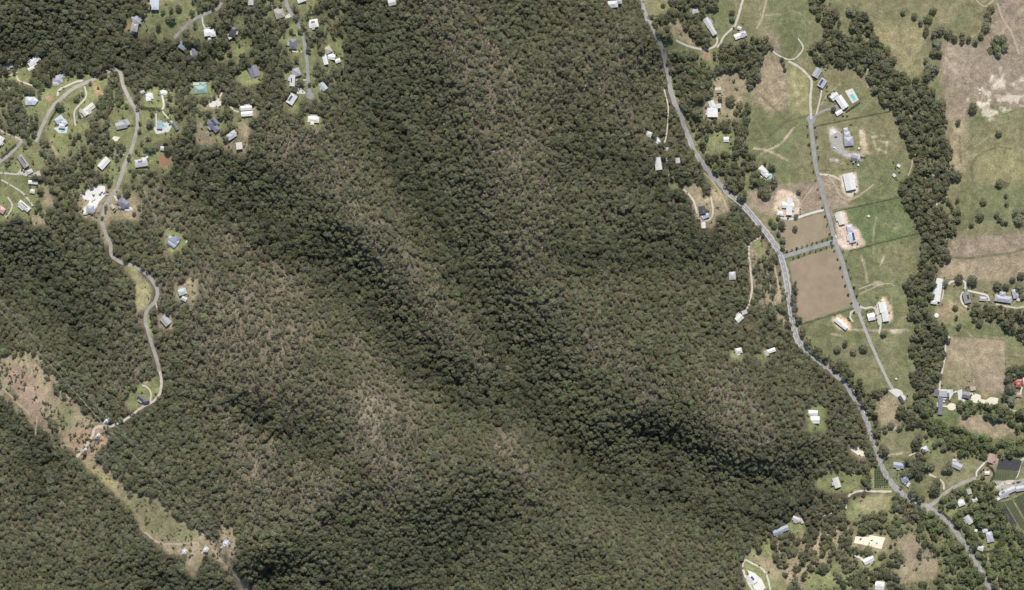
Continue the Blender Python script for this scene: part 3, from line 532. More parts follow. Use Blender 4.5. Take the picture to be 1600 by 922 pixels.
for pl in [[(1190,240),(1220,225),(1240,200)],[(1178,232),(1200,235),(1230,250)],[(1365,215),(1368,232),(1385,238),(1386,222),(1372,220)],[(1344,205),(1348,240)],[(1345,400),(1350,410),(1355,440)],[(1375,415),(1382,400)],[(1400,800),(1430,790)],[(1376,714),(1410,708)],[(1392,672),(1410,665)],[(1190,280),(1205,282)],[(1345,237),(1360,240)],[(1300,522),(1316,525)],[(1325,515),(1370,516),(1420,515)],[(1302,465),(1298,480)]]: stroke(pl, 2.2, (.38,.32,.235), .75)
for pl in [[(0,206),(30,220)],[(78,222),(88,240),(92,250)],[(40,198),(44,204)],[(172,295),(190,300)],[(222,290),(228,310),(226,335)],[(240,585),(225,600)],[(132,640),(118,630),(100,615)],[(60,560),(80,590),(95,615)],[(200,722),(180,740)]]: stroke(pl, 2.6, C['tan'], .8)
for px_, py_, r_ in [(1372,443,6),(1401,518,6),(1357,338,2),(1366,214,3),(1303,250,5)]: stroke([(px_-r_,py_),(px_+r_,py_)], r_*.7, C['pale'], .7)
paint([(1300,498),(1312,492),(1330,505),(1328,516),(1312,516),(1302,508)],(.50,.37,.25),2,.3); paint([(1306,332),(1320,328),(1326,350),(1342,358),(1352,382),(1340,388),(1318,390),(1306,378)],(.47,.37,.30),2,.3); paint([(1214,300),(1224,296),(1246,305),(1252,322),(1246,338),(1216,338),(1208,328)],(.47,.38,.29),2,.3); paint([(1311,275),(1336,270),(1342,300),(1330,308),(1318,302)],(.50,.44,.36),2,.3); paint([(1384,465),(1394,480),(1396,495),(1388,505),(1376,465)],(.47,.38,.26),2,.3); paint([(1296,198),(1314,205),(1316,235),(1345,240),(1350,250),(1322,246),(1300,232)],(.42,.40,.37),3,.3)
paint([(1343,202),(1350,202),(1358,240),(1349,242)],(.45,.37,.26),2,.3)
colr = col * (0.80 + .40 * g1[..., None]) * (0.74 + .52 * g2[..., None])
rt = np.random.default_rng(404)     # stock pads and wheel tracks worn into the paddocks
for _ in range(120):
    p0 = np.array((rt.uniform(1170, 1600), rt.uniform(0, 700))); 
    if east[int(p0[1]), int(min(1599, p0[0]))] < .5: continue
    a0 = rt.uniform(0, 6.28); pl = [tuple(p0)]
    for _k in range(int(rt.integers(3, 8))):
        a0 += rt.normal(0, .25); p0 = p0 + 11 * np.array((math.cos(a0), math.sin(a0))); pl.append(tuple(p0))
    dk_ = rt.random() < .45; stroke(pl, rt.uniform(.8, 1.7), (.085,.09,.05) if dk_ else (.30,.26,.18), rt.uniform(.25, .5))
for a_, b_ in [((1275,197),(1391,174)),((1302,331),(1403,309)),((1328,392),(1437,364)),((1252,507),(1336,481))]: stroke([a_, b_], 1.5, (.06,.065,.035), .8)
colr = col * (0.80 + .40 * g1[..., None]) * (0.74 + .52 * g2[..., None])
# cover map: no trees in clearings, on roads or houses
for n_, m_, wd, ly, pl in RIBBONS:
    r = pdist(pl, 20)
    if r: d, s = r; clear[s] = np.maximum(clear[s], d < wd / 2 + (4.2 if n_ in ('hill_road','ridge_street','upper_street','corner_road') else 1.8))
r = pdist(HIGHWAY, 20); d, s = r; clear[s] = np.maximum(clear[s], d < 5.0)
foot = np.zeros((RH, RW))
def rectpoly(cx, cy, wl, dp, a, g=0):
    a = math.radians(a); ux, uy = math.cos(a), math.sin(a); L, D = wl/2+g, dp/2+g
    return [(cx+ux*sx*L-uy*sy*D, cy+uy*sx*L+ux*sy*D) for sx, sy in ((-1,-1),(1,-1),(1,1),(-1,1))]
for lab, rk, cc, wings, sol in B:
    for wg in wings:
        q = fill(rectpoly(*wg, g=3.2))
        if q: clear[q[1]] = np.maximum(clear[q[1]], q[0])
        q = fill(rectpoly(*wg, g=1.2))
        if q: foot[q[1]] = np.maximum(foot[q[1]], q[0])
cover = cover * (1 - clear)

# ---------------------------------------------------------------- materials
MATS = {}
def mat(name, c, rough=.8, noise=None, spec=.3, metal=0, emit=None):
    if name in MATS: return MATS[name]
    m = bpy.data.materials.new(name); m.use_nodes = True; n = m.node_tree.nodes; l = m.node_tree.links
    b = n['Principled BSDF']; b.inputs['Base Color'].default_value = (*c, 1); b.inputs['Roughness'].default_value = rough
    b.inputs['Specular IOR Level'].default_value = spec; b.inputs['Metallic'].default_value = metal
    if noise:
        sc, amt = noise
        tc = n.new('ShaderNodeTexCoord'); nz = n.new('ShaderNodeTexNoise'); nz.inputs['Scale'].default_value = sc; nz.inputs['Detail'].default_value = 6; nz.inputs['Roughness'].default_value = .65
        l.new(tc.outputs['Object'], nz.inputs['Vector'])
        mr = n.new('ShaderNodeMapRange'); mr.inputs[1].default_value = .25; mr.inputs[2].default_value = .75; mr.inputs[3].default_value = 1 - amt; mr.inputs[4].default_value = 1 + amt
        l.new(nz.outputs[0], mr.inputs[0])
        mx = n.new('ShaderNodeMix'); mx.data_type = 'RGBA'; mx.blend_type = 'MULTIPLY'; mx.inputs[0].default_value = 1
        mx.inputs[6].default_value = (*c, 1); l.new(mr.outputs[0], mx.inputs[7]); l.new(mx.outputs[2], b.inputs['Base Color'])
    MATS[name] = m; return m
def link_attr_mat():
    m = bpy.data.materials.new('ground'); m.use_nodes = True; n = m.node_tree.nodes; l = m.node_tree.links
    b = n['Principled BSDF']; b.inputs['Roughness'].default_value = .95; b.inputs['Specular IOR Level'].default_value = .1
    at = n.new('ShaderNodeAttribute'); at.attribute_name = 'soil'
    tc = n.new('ShaderNodeTexCoord'); nz = n.new('ShaderNodeTexNoise'); nz.inputs['Scale'].default_value = .45; nz.inputs['Detail'].default_value = 5; nz.inputs['Roughness'].default_value = .7
    nz2 = n.new('ShaderNodeTexNoise'); nz2.inputs['Scale'].default_value = .11; nz2.inputs['Detail'].default_value = 5
    l.new(tc.outputs['Object'], nz.inputs[0]); l.new(tc.outputs['Object'], nz2.inputs[0])
    mr = n.new('ShaderNodeMapRange'); mr.inputs[1].default_value = .3; mr.inputs[2].default_value = .7; mr.inputs[3].default_value = .58; mr.inputs[4].default_value = 1.42
    mr2 = n.new('ShaderNodeMapRange'); mr2.inputs[1].default_value = .3; mr2.inputs[2].default_value = .7; mr2.inputs[3].default_value = .84; mr2.inputs[4].default_value = 1.14
    l.new(nz.outputs[0], mr.inputs[0]); l.new(nz2.outputs[0], mr2.inputs[0])
    mu = n.new('ShaderNodeMath'); mu.operation = 'MULTIPLY'; l.new(mr.outputs[0], mu.inputs[0]); l.new(mr2.outputs[0], mu.inputs[1])
    mx = n.new('ShaderNodeMix'); mx.data_type = 'RGBA'; mx.blend_type = 'MULTIPLY'; mx.inputs[0].default_value = 1
    l.new(at.outputs['Color'], mx.inputs[6]); l.new(mu.outputs[0], mx.inputs[7]); l.new(mx.outputs[2], b.inputs['Base Color'])
    bp = n.new('ShaderNodeBump'); bp.inputs['Strength'].default_value = .6; bp.inputs['Distance'].default_value = .5
    l.new(nz.outputs[0], bp.inputs['Height']); l.new(bp.outputs[0], b.inputs['Normal'])
    return m
def furrow_mat(name, c1, c2, scale, ang, dist):
    m = bpy.data.materials.new(name); m.use_nodes = True; n = m.node_tree.nodes; l = m.node_tree.links
    b = n['Principled BSDF']; b.inputs['Roughness'].default_value = .95; b.inputs['Specular IOR Level'].default_value = .1
    tc = n.new('ShaderNodeTexCoord'); mp = n.new('ShaderNodeMapping'); mp.inputs['Rotation'].default_value = (0, 0, ang); l.new(tc.outputs['Object'], mp.inputs[0])
    wv = n.new('ShaderNodeTexWave'); wv.inputs['Scale'].default_value = scale; wv.inputs['Distortion'].default_value = dist; wv.inputs['Detail'].default_value = 3; wv.inputs['Detail Scale'].default_value = .12; l.new(mp.outputs[0], wv.inputs[0])
    nz = n.new('ShaderNodeTexNoise'); nz.inputs['Scale'].default_value = .05; nz.inputs['Detail'].default_value = 8; nz.inputs['Roughness'].default_value = .7; l.new(tc.outputs['Object'], nz.inputs[0])
    ad = n.new('ShaderNodeMath'); ad.operation = 'MULTIPLY_ADD'; ad.inputs[1].default_value = .07 if 'furrow' in name else .4; l.new(wv.outputs[1], ad.inputs[0])
    mr = n.new('ShaderNodeMapRange'); mr.inputs[1].default_value = .3; mr.inputs[2].default_value = .7; mr.inputs[4].default_value = .75; l.new(nz.outputs[0], mr.inputs[0]); l.new(mr.outputs[0], ad.inputs[2])
    mx = n.new('ShaderNodeMix'); mx.data_type = 'RGBA'; mx.inputs[6].default_value = (*c1, 1); mx.inputs[7].default_value = (*c2, 1); l.new(ad.outputs[0], mx.inputs[0]); l.new(mx.outputs[2], b.inputs['Base Color'])
    bp = n.new('ShaderNodeBump'); bp.inputs['Strength'].default_value = .08 if 'furrow' in name else .4; bp.inputs['Distance'].default_value = .3; l.new(wv.outputs[1], bp.inputs['Height']); l.new(bp.outputs[0], b.inputs['Normal'])
    MATS[name] = m; return m
mat('asphalt_hwy', (.225,.22,.215), .9, (.09,.24)); mat('asphalt_mid', (.225,.222,.22), .9, (.09,.22)); mat('asphalt_pale', (.262,.25,.22), .9, (.08,.28))
mat('gravel_grey', (.29,.28,.255), .95, (.3,.2)); mat('gravel_pale', (.41,.375,.315), .95, (.3,.2)); mat('dirt', (.31,.255,.185), .95, (.2,.25)); mat('concrete', (.47,.455,.425), .9, (.2,.14))
mat('work_concrete', (.56,.545,.52), .9, (.12,.16)); mat('paint', (.72,.72,.70), .6); mat('sand', (.56,.52,.42), .95, (.15,.12)); mat('shade_cloth', (.045,.045,.05), .9, (.2,.2)); mat('water_pool', (.10,.42,.45), .1, (.4,.2), .5); mat('water_dam', (.10,.095,.05), .15, (.1,.2), .5); mat('dam_brown', (.27,.16,.10), .4, (.1,.1), .4)
mat('glass', (.03,.04,.05), .1, None, .5); mat('trim', (.62,.61,.58), .6); mat('steel', (.78,.79,.80), .6); mat('wire', (.78,.78,.77), .6); mat('solar', (.03,.04,.085), .2, (1.2,.3), .5)
mat('wood', (.10,.085,.065), .9); mat('wall_brick', (.36,.30,.25), .9, (.8,.2)); mat('wall_light', (.58,.55,.49), .8, (.6,.1)); mat('rubber', (.02,.02,.02), .8); mat('bark', (.22,.18,.14), .9, (1.5,.3)); mat('dead_wood', (.46,.41,.34), .9); mat('rock', (.55,.50,.42), .95, (.5,.3))
def roof_mat(k, c):
    m = mat('roof_' + k, c, .5, (.35, .22), .4); n = m.node_tree.nodes; l = m.node_tree.links; b = n['Principled BSDF']
    tc = n.new('ShaderNodeTexCoord'); wv = n.new('ShaderNodeTexWave'); wv.inputs['Scale'].default_value = .35; wv.inputs['Distortion'].default_value = .4; l.new(tc.outputs['Object'], wv.inputs[0])
    oi = n.new('ShaderNodeObjectInfo'); mr = n.new('ShaderNodeMapRange'); mr.inputs[3].default_value = .82; mr.inputs[4].default_value = 1.1; l.new(oi.outputs['Random'], mr.inputs[0])
    m2 = n.new('ShaderNodeMapRange'); m2.inputs[3].default_value = .88; m2.inputs[4].default_value = 1.05; l.new(wv.outputs[1], m2.inputs[0])
    mu = n.new('ShaderNodeMath'); mu.operation = 'MULTIPLY'; l.new(mr.outputs[0], mu.inputs[0]); l.new(m2.outputs[0], mu.inputs[1])
    mx = n.new('ShaderNodeMix'); mx.data_type = 'RGBA'; mx.blend_type = 'MULTIPLY'; mx.inputs[0].default_value = 1
    l.new(b.inputs['Base Color'].links[0].from_socket, mx.inputs[6]); l.new(mu.outputs[0], mx.inputs[7]); l.new(mx.outputs[2], b.inputs['Base Color'])
for k, c in PAL.items(): roof_mat(k, c)
for k, c in dict(car_white=(.8,.8,.8), car_silver=(.45,.46,.48), car_dark=(.05,.05,.06), car_red=(.35,.04,.03), car_blue=(.06,.10,.25)).items(): mat(k, c, .3, None, .5)

# ---------------------------------------------------------------- object helpers
def mesh(name, V, F, mats, mi=None, smooth=False):
    me = bpy.data.meshes.new(name); me.from_pydata([tuple(v) for v in V], [], [tuple(f) for f in F])
    for m in (mats if isinstance(mats, (list, tuple)) else [mats]): me.materials.append(MATS[m] if isinstance(m, str) else m)
    if mi is not None: me.polygons.foreach_set('material_index', np.array(mi, np.int32))
    if smooth: me.polygons.foreach_set('use_smooth', np.ones(len(me.polygons), bool))
    me.update(); return me
def obj(name, data, parent=None, loc=None, rot=None):
    o = bpy.data.objects.new(name, data); COL.objects.link(o)
    if parent: o.parent = parent
    if loc is not None: o.location = loc
    if rot is not None: o.rotation_euler = (0, 0, rot)
    return o
LABELS = set()
def tag(o, label=None, cat=None, group=None, kind=None):
    if label:
        assert label not in LABELS or group, label
        LABELS.add(label); o['label'] = label
    if cat: o['category'] = cat
    if group: o['group'] = group
    if kind: o['kind'] = kind
    return o
class MB:
    def __init__(s): s.V = []; s.F = []; s.M = []
    def face(s, vs, m=0):
        k = len(s.V); s.V += [tuple(v) for v in vs]; s.F.append(list(range(k, k + len(vs)))); s.M.append(m)
    def hexa(s, p, m=0):            # eight corners: bottom four then top four
        k = len(s.V); s.V += [tuple(v) for v in p]
        for f in ((3,2,1,0),(4,5,6,7),(0,1,5,4),(1,2,6,5),(2,3,7,6),(3,0,4,7)): s.F.append([k+i for i in f]); s.M.append(m)
    def box(s, x0, x1, y0, y1, z0, z1, m=0):
        s.hexa([(x0,y0,z0),(x1,y0,z0),(x1,y1,z0),(x0,y1,z0),(x0,y0,z1),(x1,y0,z1),(x1,y1,z1),(x0,y1,z1)], m)
    def bar(s, a, b, r, m=0, n=4, r2=None):
        a = Vector(a); b = Vector(b); d = (b - a).normalized(); u = d.orthogonal().normalized(); v = d.cross(u); r2 = r if r2 is None else r2
        k = len(s.V)
        for c, rr in ((a, r), (b, r2)):
            for i in range(n):
                t = 2*math.pi*(i+.5)/n; s.V.append(tuple(c + (u*math.cos(t)+v*math.sin(t))*rr))
        for i in range(n): j = (i+1) % n; s.F.append([k+i, k+j, k+n+j, k+n+i]); s.M.append(m)
        s.F.append([k+n-1-i for i in range(n)]); s.M.append(m); s.F.append([k+n+i for i in range(n)]); s.M.append(m)
    def build(s, name, mats, parent=None, loc=None, rot=None):
        return obj(name, mesh(name, s.V, s.F, mats, s.M), parent, loc, rot)

# ---------------------------------------------------------------- ground
def axis(lo, hi, step, far):
    a = list(np.arange(lo, hi + .01, step)); t = hi; s = step
    out = []
    while t < far: s *= 1.18; t += s; out.append(t)
    t = lo; s = step; pre = []
    while t > -far: s *= 1.18; t -= s; pre.append(t)
    return np.array(pre[::-1] + a + out)
ax = axis(-806, 806, 1.65, 1650); ay = axis(-466, 466, 1.65, 1350)
X, Y = np.meshgrid(ax, ay); Z = H(X, Y)
k = HC / (HC - Z); PX = (RW - np.abs(np.abs(X * k + 800) % (2*RW) - RW)).clip(0, RW - 1).astype(int); PY = (RH - np.abs(np.abs(461 - Y * k) % (2*RH) - RH)).clip(0, RH - 1).astype(int)   # beyond the picture the land carries on alike
fz = box(((vnoise(9, 3) - .5)) , 1)
Z2 = Z + fz[PY, PX] * .8 * cover[PY, PX]
nv = X.size; me = bpy.data.meshes.new('terrain'); me.vertices.add(nv)
me.vertices.foreach_set('co', np.stack([X, Y, Z2], -1).ravel().astype(np.float32))
ny, nx = X.shape; idx = np.arange(nv).reshape(ny, nx)
q = np.stack([idx[:-1,:-1], idx[:-1,1:], idx[1:,1:], idx[1:,:-1]], -1).reshape(-1, 4)
me.loops.add(q.size); me.loops.foreach_set('vertex_index', q.ravel().astype(np.int32))
me.polygons.add(len(q)); me.polygons.foreach_set('loop_start', np.arange(0, q.size, 4, dtype=np.int32))
me.polygons.foreach_set('use_smooth', np.ones(len(q), bool))
me.update(calc_edges=True); me.validate()
at = me.attributes.new('soil', 'FLOAT_COLOR', 'POINT')
cv = np.ones((nv, 4), np.float32); cv[:, :3] = colr[PY, PX].reshape(-1, 3); at.data.foreach_set('color', cv.ravel())
me.materials.append(link_attr_mat())
tag(obj('terrain', me), kind='structure')

def smooth_line(pl, step=4.0):
    p = np.array(pl, float); out = []
    q = np.vstack([2*p[0]-p[1], p, 2*p[-1]-p[-2]])
    for i in range(1, len(q) - 2):
        n = max(1, int(np.linalg.norm(q[i+1] - q[i]) / step))
        for k in range(n):
            t = k / n
            out.append(.5*((2*q[i]) + (-q[i-1]+q[i+1])*t + (2*q[i-1]-5*q[i]+4*q[i+1]-q[i+2])*t*t + (-q[i-1]+3*q[i]-3*q[i+1]+q[i+2])*t**3))
    out.append(p[-1]); return np.array(out)
def ribbon(pl, wfun, lift, step=4.0, across=4, off=0.0, ragged=0.0, dash=None):
    c = smooth_line(pl, step); t = np.gradient(c, axis=0); t /= np.linalg.norm(t, axis=1)[:, None]; nrm = np.stack([-t[:,1], t[:,0]], 1)
    V = []; F = []; n = across + 1
    for i, (p, nn) in enumerate(zip(c, nrm)):
        wd = wfun(i / max(1, len(c) - 1)) if callable(wfun) else wfun
        e = [1 + ragged * (random.random() - .5) for _ in (0, 1)]
        for k in range(n):
            u = (k / across - .5) * wd; u *= e[0] if u < 0 else e[1]
            x, y, z = W(p[0] + nn[0]*(u+off), p[1] + nn[1]*(u+off)); V.append((float(x), float(y), float(z) + lift))
    for i in range(len(c) - 1):
        if dash and (i // dash[0]) % dash[1]: continue
        for k in range(across): a = i*n+k; F.append((a+1, a, a+n, a+n+1))   # wound so that faces look up
    return V, F
def up_mesh(name, V, F, m):
    V = np.array(V); G = []
    for f in F:
        a, b, c_ = V[f[0]], V[f[1]], V[f[2]]
        G.append(f if ((b-a)[0]*(c_-a)[1] - (b-a)[1]*(c_-a)[0]) > 0 else tuple(reversed(f)))
    return mesh(name, V, G, m)
for n_, m_, wd, ly, pl in RIBBONS:
    V, F = ribbon(pl, wd, .14 + .06 * ly, ragged=.5 if m_ in ('dirt', 'gravel_pale') else .2)
    tag(obj(n_, up_mesh(n_, V, F, m_)), kind='structure')
def hw(t): return float(np.interp(t, [0, .30, .38, .55, .60, 1], [4.8, 6.2, 8.8, 9.6, 6.6, 6.4]))
V, F = ribbon(HIGHWAY, hw, .30, ragged=.1); hwy = tag(obj('highway', up_mesh('highway', V, F, 'asphalt_hwy')), kind='structure')
V, F = ribbon(HIGHWAY, lambda t: hw(t) + 1.3, .22, ragged=.5); tag(obj('road_shoulder', up_mesh('road_shoulder', V, F, 'gravel_grey')), kind='structure')
i0 = 12
for off in (-3.4, 3.4):
    V, F = ribbon(HIGHWAY[13:24], .35, .325, across=1, off=off); obj('edge_line', up_mesh('edge_line', V, F, 'paint'), hwy)
V, F = ribbon(HIGHWAY[13:24], .4, .325, step=3.0, across=1, off=.4, dash=(1, 3)); obj('centre_line', up_mesh('centre_line', V, F, 'paint'), hwy)
V, F = ribbon(HIGHWAY[24:], .3, .325, step=3.0, across=1, dash=(1, 4)); obj('centre_line', up_mesh('centre_line', V, F, 'paint'), hwy)

def sheet(name, poly, m, lift=.1, grid=5.0, wob=0.0, kind='structure'):
    p = []
    for a, b in zip(poly, poly[1:] + poly[:1]):
        n = max(1, int(math.dist(a, b) / 4))
        for i in range(n):
            t = i / n; p.append((a[0]+(b[0]-a[0])*t + random.uniform(-wob, wob), a[1]+(b[1]-a[1])*t + random.uniform(-wob, wob)))
    nb = len(p); x = [q[0] for q in p]; y = [q[1] for q in p]
    inner = []
    r = fill(poly)
    if r is not None:
        mm, s = r
        for gy_ in np.arange(math.ceil(min(y) / grid) * grid, max(y), grid):
            for gx_ in np.arange(math.ceil(min(x) / grid) * grid, max(x), grid):
                iy = int(gy_) - s[0].start; ix = int(gx_) - s[1].start
                if 1 < iy < mm.shape[0] - 2 and 1 < ix < mm.shape[1] - 2 and mm[iy-2:iy+3, ix-2:ix+3].all(): inner.append((gx_, gy_))
    v2, e2, f2, *_ = delaunay_2d_cdt([Vector(q) for q in p + inner], [], [list(range(nb))], 1, 1e-4)
    wx, wy, wz = W([v[0] for v in v2], [v[1] for v in v2])
    return tag(obj(name, up_mesh(name, list(zip(wx, wy, wz + lift)), [tuple(f) for f in f2], m)), kind=kind)
furrow_mat('furrow_a', (.19,.152,.108), (.285,.23,.165), .075, 1.28, 12); furrow_mat('furrow_b', (.195,.158,.108), (.30,.245,.175), .07, 1.4, 12); furrow_mat('furrow_c', (.20,.165,.115), (.29,.24,.175), .085, .12, 3); furrow_mat('rows_green', (.04,.05,.028), (.105,.118,.066), .075, .18, .6); furrow_mat('rows_nursery', (.035,.043,.026), (.095,.108,.06), .07, .55, .8)
sheet('ploughed_field', [(1233,410),(1262,399),(1306,386),(1322,430),(1335,472),(1326,480),(1290,492),(1252,505),(1246,492),(1240,450)], 'furrow_a', wob=.5)
sheet('mown_field', [(1213,349),(1228,343),(1258,340),(1288,333),(1298,368),(1260,385),(1228,395),(1222,375)], 'furrow_b', wob=.6)
sheet('work_yard', [(132,302),(138,297),(148,291),(155,290),(164,291),(165,303),(160,310),(155,316),(150,325),(148,333),(134,336),(130,326),(138,318),(140,313),(131,311),(128,306)], 'work_concrete', .16, wob=.5)
sheet('turning_yard', [(1259,186),(1264,180),(1274,182),(1274,190),(1268,196)], 'asphalt_mid', .19)
sheet('turning_yard', [(1331,476),(1340,472),(1348,480),(1345,488),(1337,490)], 'asphalt_mid', .19); sheet('turning_yard', [(479,146),(484,143),(490,146),(491,152),(485,156),(479,152)], 'asphalt_mid', .19); sheet('turning_yard', [(1436,789),(1448,786),(1456,794),(1448,801),(1440,796)], 'asphalt_pale', .34)
sheet('farm_yard', [(1388,610),(1400,607),(1408,610),(1416,622),(1413,626),(1404,622),(1398,618)], 'concrete', .25); sheet('sand_arena', [(1337,838),(1358,839),(1358,836),(1383,840),(1377,858),(1356,853),(1334,848)], 'sand', .16, wob=.3)
sheet('stable_yard', [(1514,613),(1532,617),(1533,624),(1540,625),(1548,620),(1560,622),(1557,635),(1548,633),(1516,628)], 'sand', .16, wob=.3); sheet('stable_yard', [(1496,610),(1503,608),(1505,622),(1510,628),(1506,634),(1500,634),(1497,622)], 'concrete', .16, wob=.3)
sheet('stable_yard', [(1466,608),(1490,609),(1497,612),(1490,614),(1484,624),(1466,624)], 'concrete', .14, wob=.3)
ringp = [(1487+7*math.cos(t*math.pi/8), 635.5+5.5*math.sin(t*math.pi/8)) for t in range(16)]; sheet('round_path', ringp, 'sand', .16); sheet('garden_path', [(1471,633),(1481,634),(1481,636.5),(1471,635)], 'sand', .14)
sheet('parking_yard', [(1553,752),(1582,751),(1600,748),(1604,756),(1580,764),(1560,780),(1556,772),(1556,760)], 'gravel_grey', .16, wob=.4); sheet('gravel_yard', [(1298,212),(1310,206),(1316,214),(1318,234),(1326,240),(1312,240),(1300,228)], 'gravel_grey', .16, wob=.6)
sheet('gravel_yard', [(1366,480),(1374,470),(1378,490),(1378,505),(1373,508),(1368,495)], 'gravel_pale', .16, wob=.4); sheet('turning_yard', [(1300,166),(1308,164),(1312,174),(1304,178)], 'asphalt_mid', .19); sheet('gravel_yard', [(25,272),(34,262),(44,270),(50,272),(62,266),(65,280),(46,276)], 'gravel_pale', .2, wob=.3)
sheet('gravel_yard', [(126,168),(122,176),(120,184),(128,184),(136,180),(130,176)], 'gravel_grey', .18, wob=.3); sheet('concrete_pad', [(326,163),(332,158),(340,156),(347,160),(344,166),(336,167),(328,168)], 'concrete', .2, wob=.4); sheet('concrete_pad', [(463,139),(470,137),(478,145),(476,147),(464,146)], 'concrete', .2); sheet('concrete_pad', [(444,26),(452,21),(455,26),(448,30)], 'concrete', .2)
sheet('concrete_pad', [(198,323),(206,324),(208,328),(200,330),(192,327)], 'concrete', .2); sheet('concrete_pad', [(178,213),(187,214),(186,219),(180,221),(175,216)], 'sand', .2); sheet('concrete_pad', [(240,200),(262,190),(268,198),(264,206),(244,210)], 'concrete', .18); sheet('concrete_pad', [(1168,890),(1180,896),(1190,905),(1196,918),(1188,926),(1178,920)], 'concrete', .2)
sheet('concrete_pad', [(1188,276),(1198,268),(1206,272),(1206,279),(1196,281)], 'sand', .18); sheet('concrete_pad', [(1328,698),(1340,697),(1343,703),(1355,707),(1356,714),(1342,712),(1330,704)], 'sand', .2, wob=.5); sheet('concrete_pad', [(1320,142),(1332,138),(1342,156),(1332,162)], 'concrete', .16); sheet('concrete_pad', [(84,200),(92,198),(106,198),(104,208),(92,208)], 'concrete', .18)
sheet('shade_house_bed', [(1561,717),(1578,716),(1597,720),(1592,736),(1557,733)], 'shade_cloth', .25); sheet('nursery_bed', [(1557,733.5),(1592,736.5),(1586,750),(1551,750)], 'rows_green', .25); sheet('shade_house_bed', [(1560,787),(1568,784),(1589,820),(1582,825)], 'shade_cloth', .25)
sheet('nursery_bed', [(1570,784),(1581,780),(1603,820),(1603,832),(1594,824)], 'rows_nursery', .25); sheet('nursery_bed', [(1583,779),(1603,770),(1603,813)], 'rows_nursery', .25); sheet('orchard_ground', [(1366,735),(1375,727),(1393,757),(1366,763)], 'rows_green', .1)
for p, m_ in [([(250,243),(256,240),(262,244),(268,250),(262,257),(256,262),(250,262),(248,252)],'dam_brown'),([(1556,284),(1566,282),(1578,286),(1574,293),(1560,294),(1556,290)],'water_dam'),([(1428,744),(1436,738),(1446,740),(1448,748),(1438,751),(1430,750)],'water_dam'),([(1541,78),(1546,73),(1553,74),(1556,80),(1552,86),(1545,87)],'rows_green')]:
    sheet('pond', p, m_, .18, wob=.4)

# ---------------------------------------------------------------- buildings
win_me = None
def window_mesh():
    b = MB(); b.box(-.9,.9,-.04,.04,-.6,.6,0)
    for x0, x1, z0, z1 in ((-1,-.88,-.7,.7),(.88,1,-.7,.7),(-.88,.88,.6,.7),(-.88,.88,-.7,-.6),(-.03,.03,-.6,.6)): b.box(x0,x1,-.07,.07,z0,z1,1)
    return mesh('window', b.V, b.F, ['glass','trim'], b.M)
def door_mesh():
    b = MB(); b.box(-.45,.45,-.05,.05,0,2.05,0); b.box(-.55,-.46,-.08,.08,0,2.15,1); b.box(.46,.55,-.08,.08,0,2.15,1)
    return mesh('door', b.V, b.F, ['wood','trim'], b.M)
WIN, DOOR = window_mesh(), door_mesh()
LAND = []           # label, px, py: places that tree labels refer to
def roof_mesh(L, D, h, kind, rise, m):
    e = .5; x = L/2 + e; y = D/2 + e; t = .22; b = MB()
    if kind == 'skillion':
        b.hexa([(-x,-y,h),(x,-y,h),(x,y,h+rise*.5),(-x,y,h+rise*.5),(-x,-y,h+t),(x,-y,h+t),(x,y,h+rise*.5+t),(-x,y,h+rise*.5+t)])
    else:
        r = x - (min(y, x*.96) if kind == 'hip' else 0)
        lo = [(-x,-y,h),(x,-y,h),(x,y,h),(-x,y,h)]; up = [(a,b_,c_+t) for a,b_,c_ in lo]; r0 = (-r,0,h+t+rise); r1 = (r,0,h+t+rise)
        b.face(lo[::-1])
        for i in range(4): b.face([lo[i], lo[(i+1)%4], up[(i+1)%4], up[i]])
        b.face([up[0],up[1],r1,r0]); b.face([up[2],up[3],r0,r1]); b.face([up[1],up[2],r1]); b.face([up[3],up[0],r0])
    return mesh('roof', b.V, b.F, m, b.M)
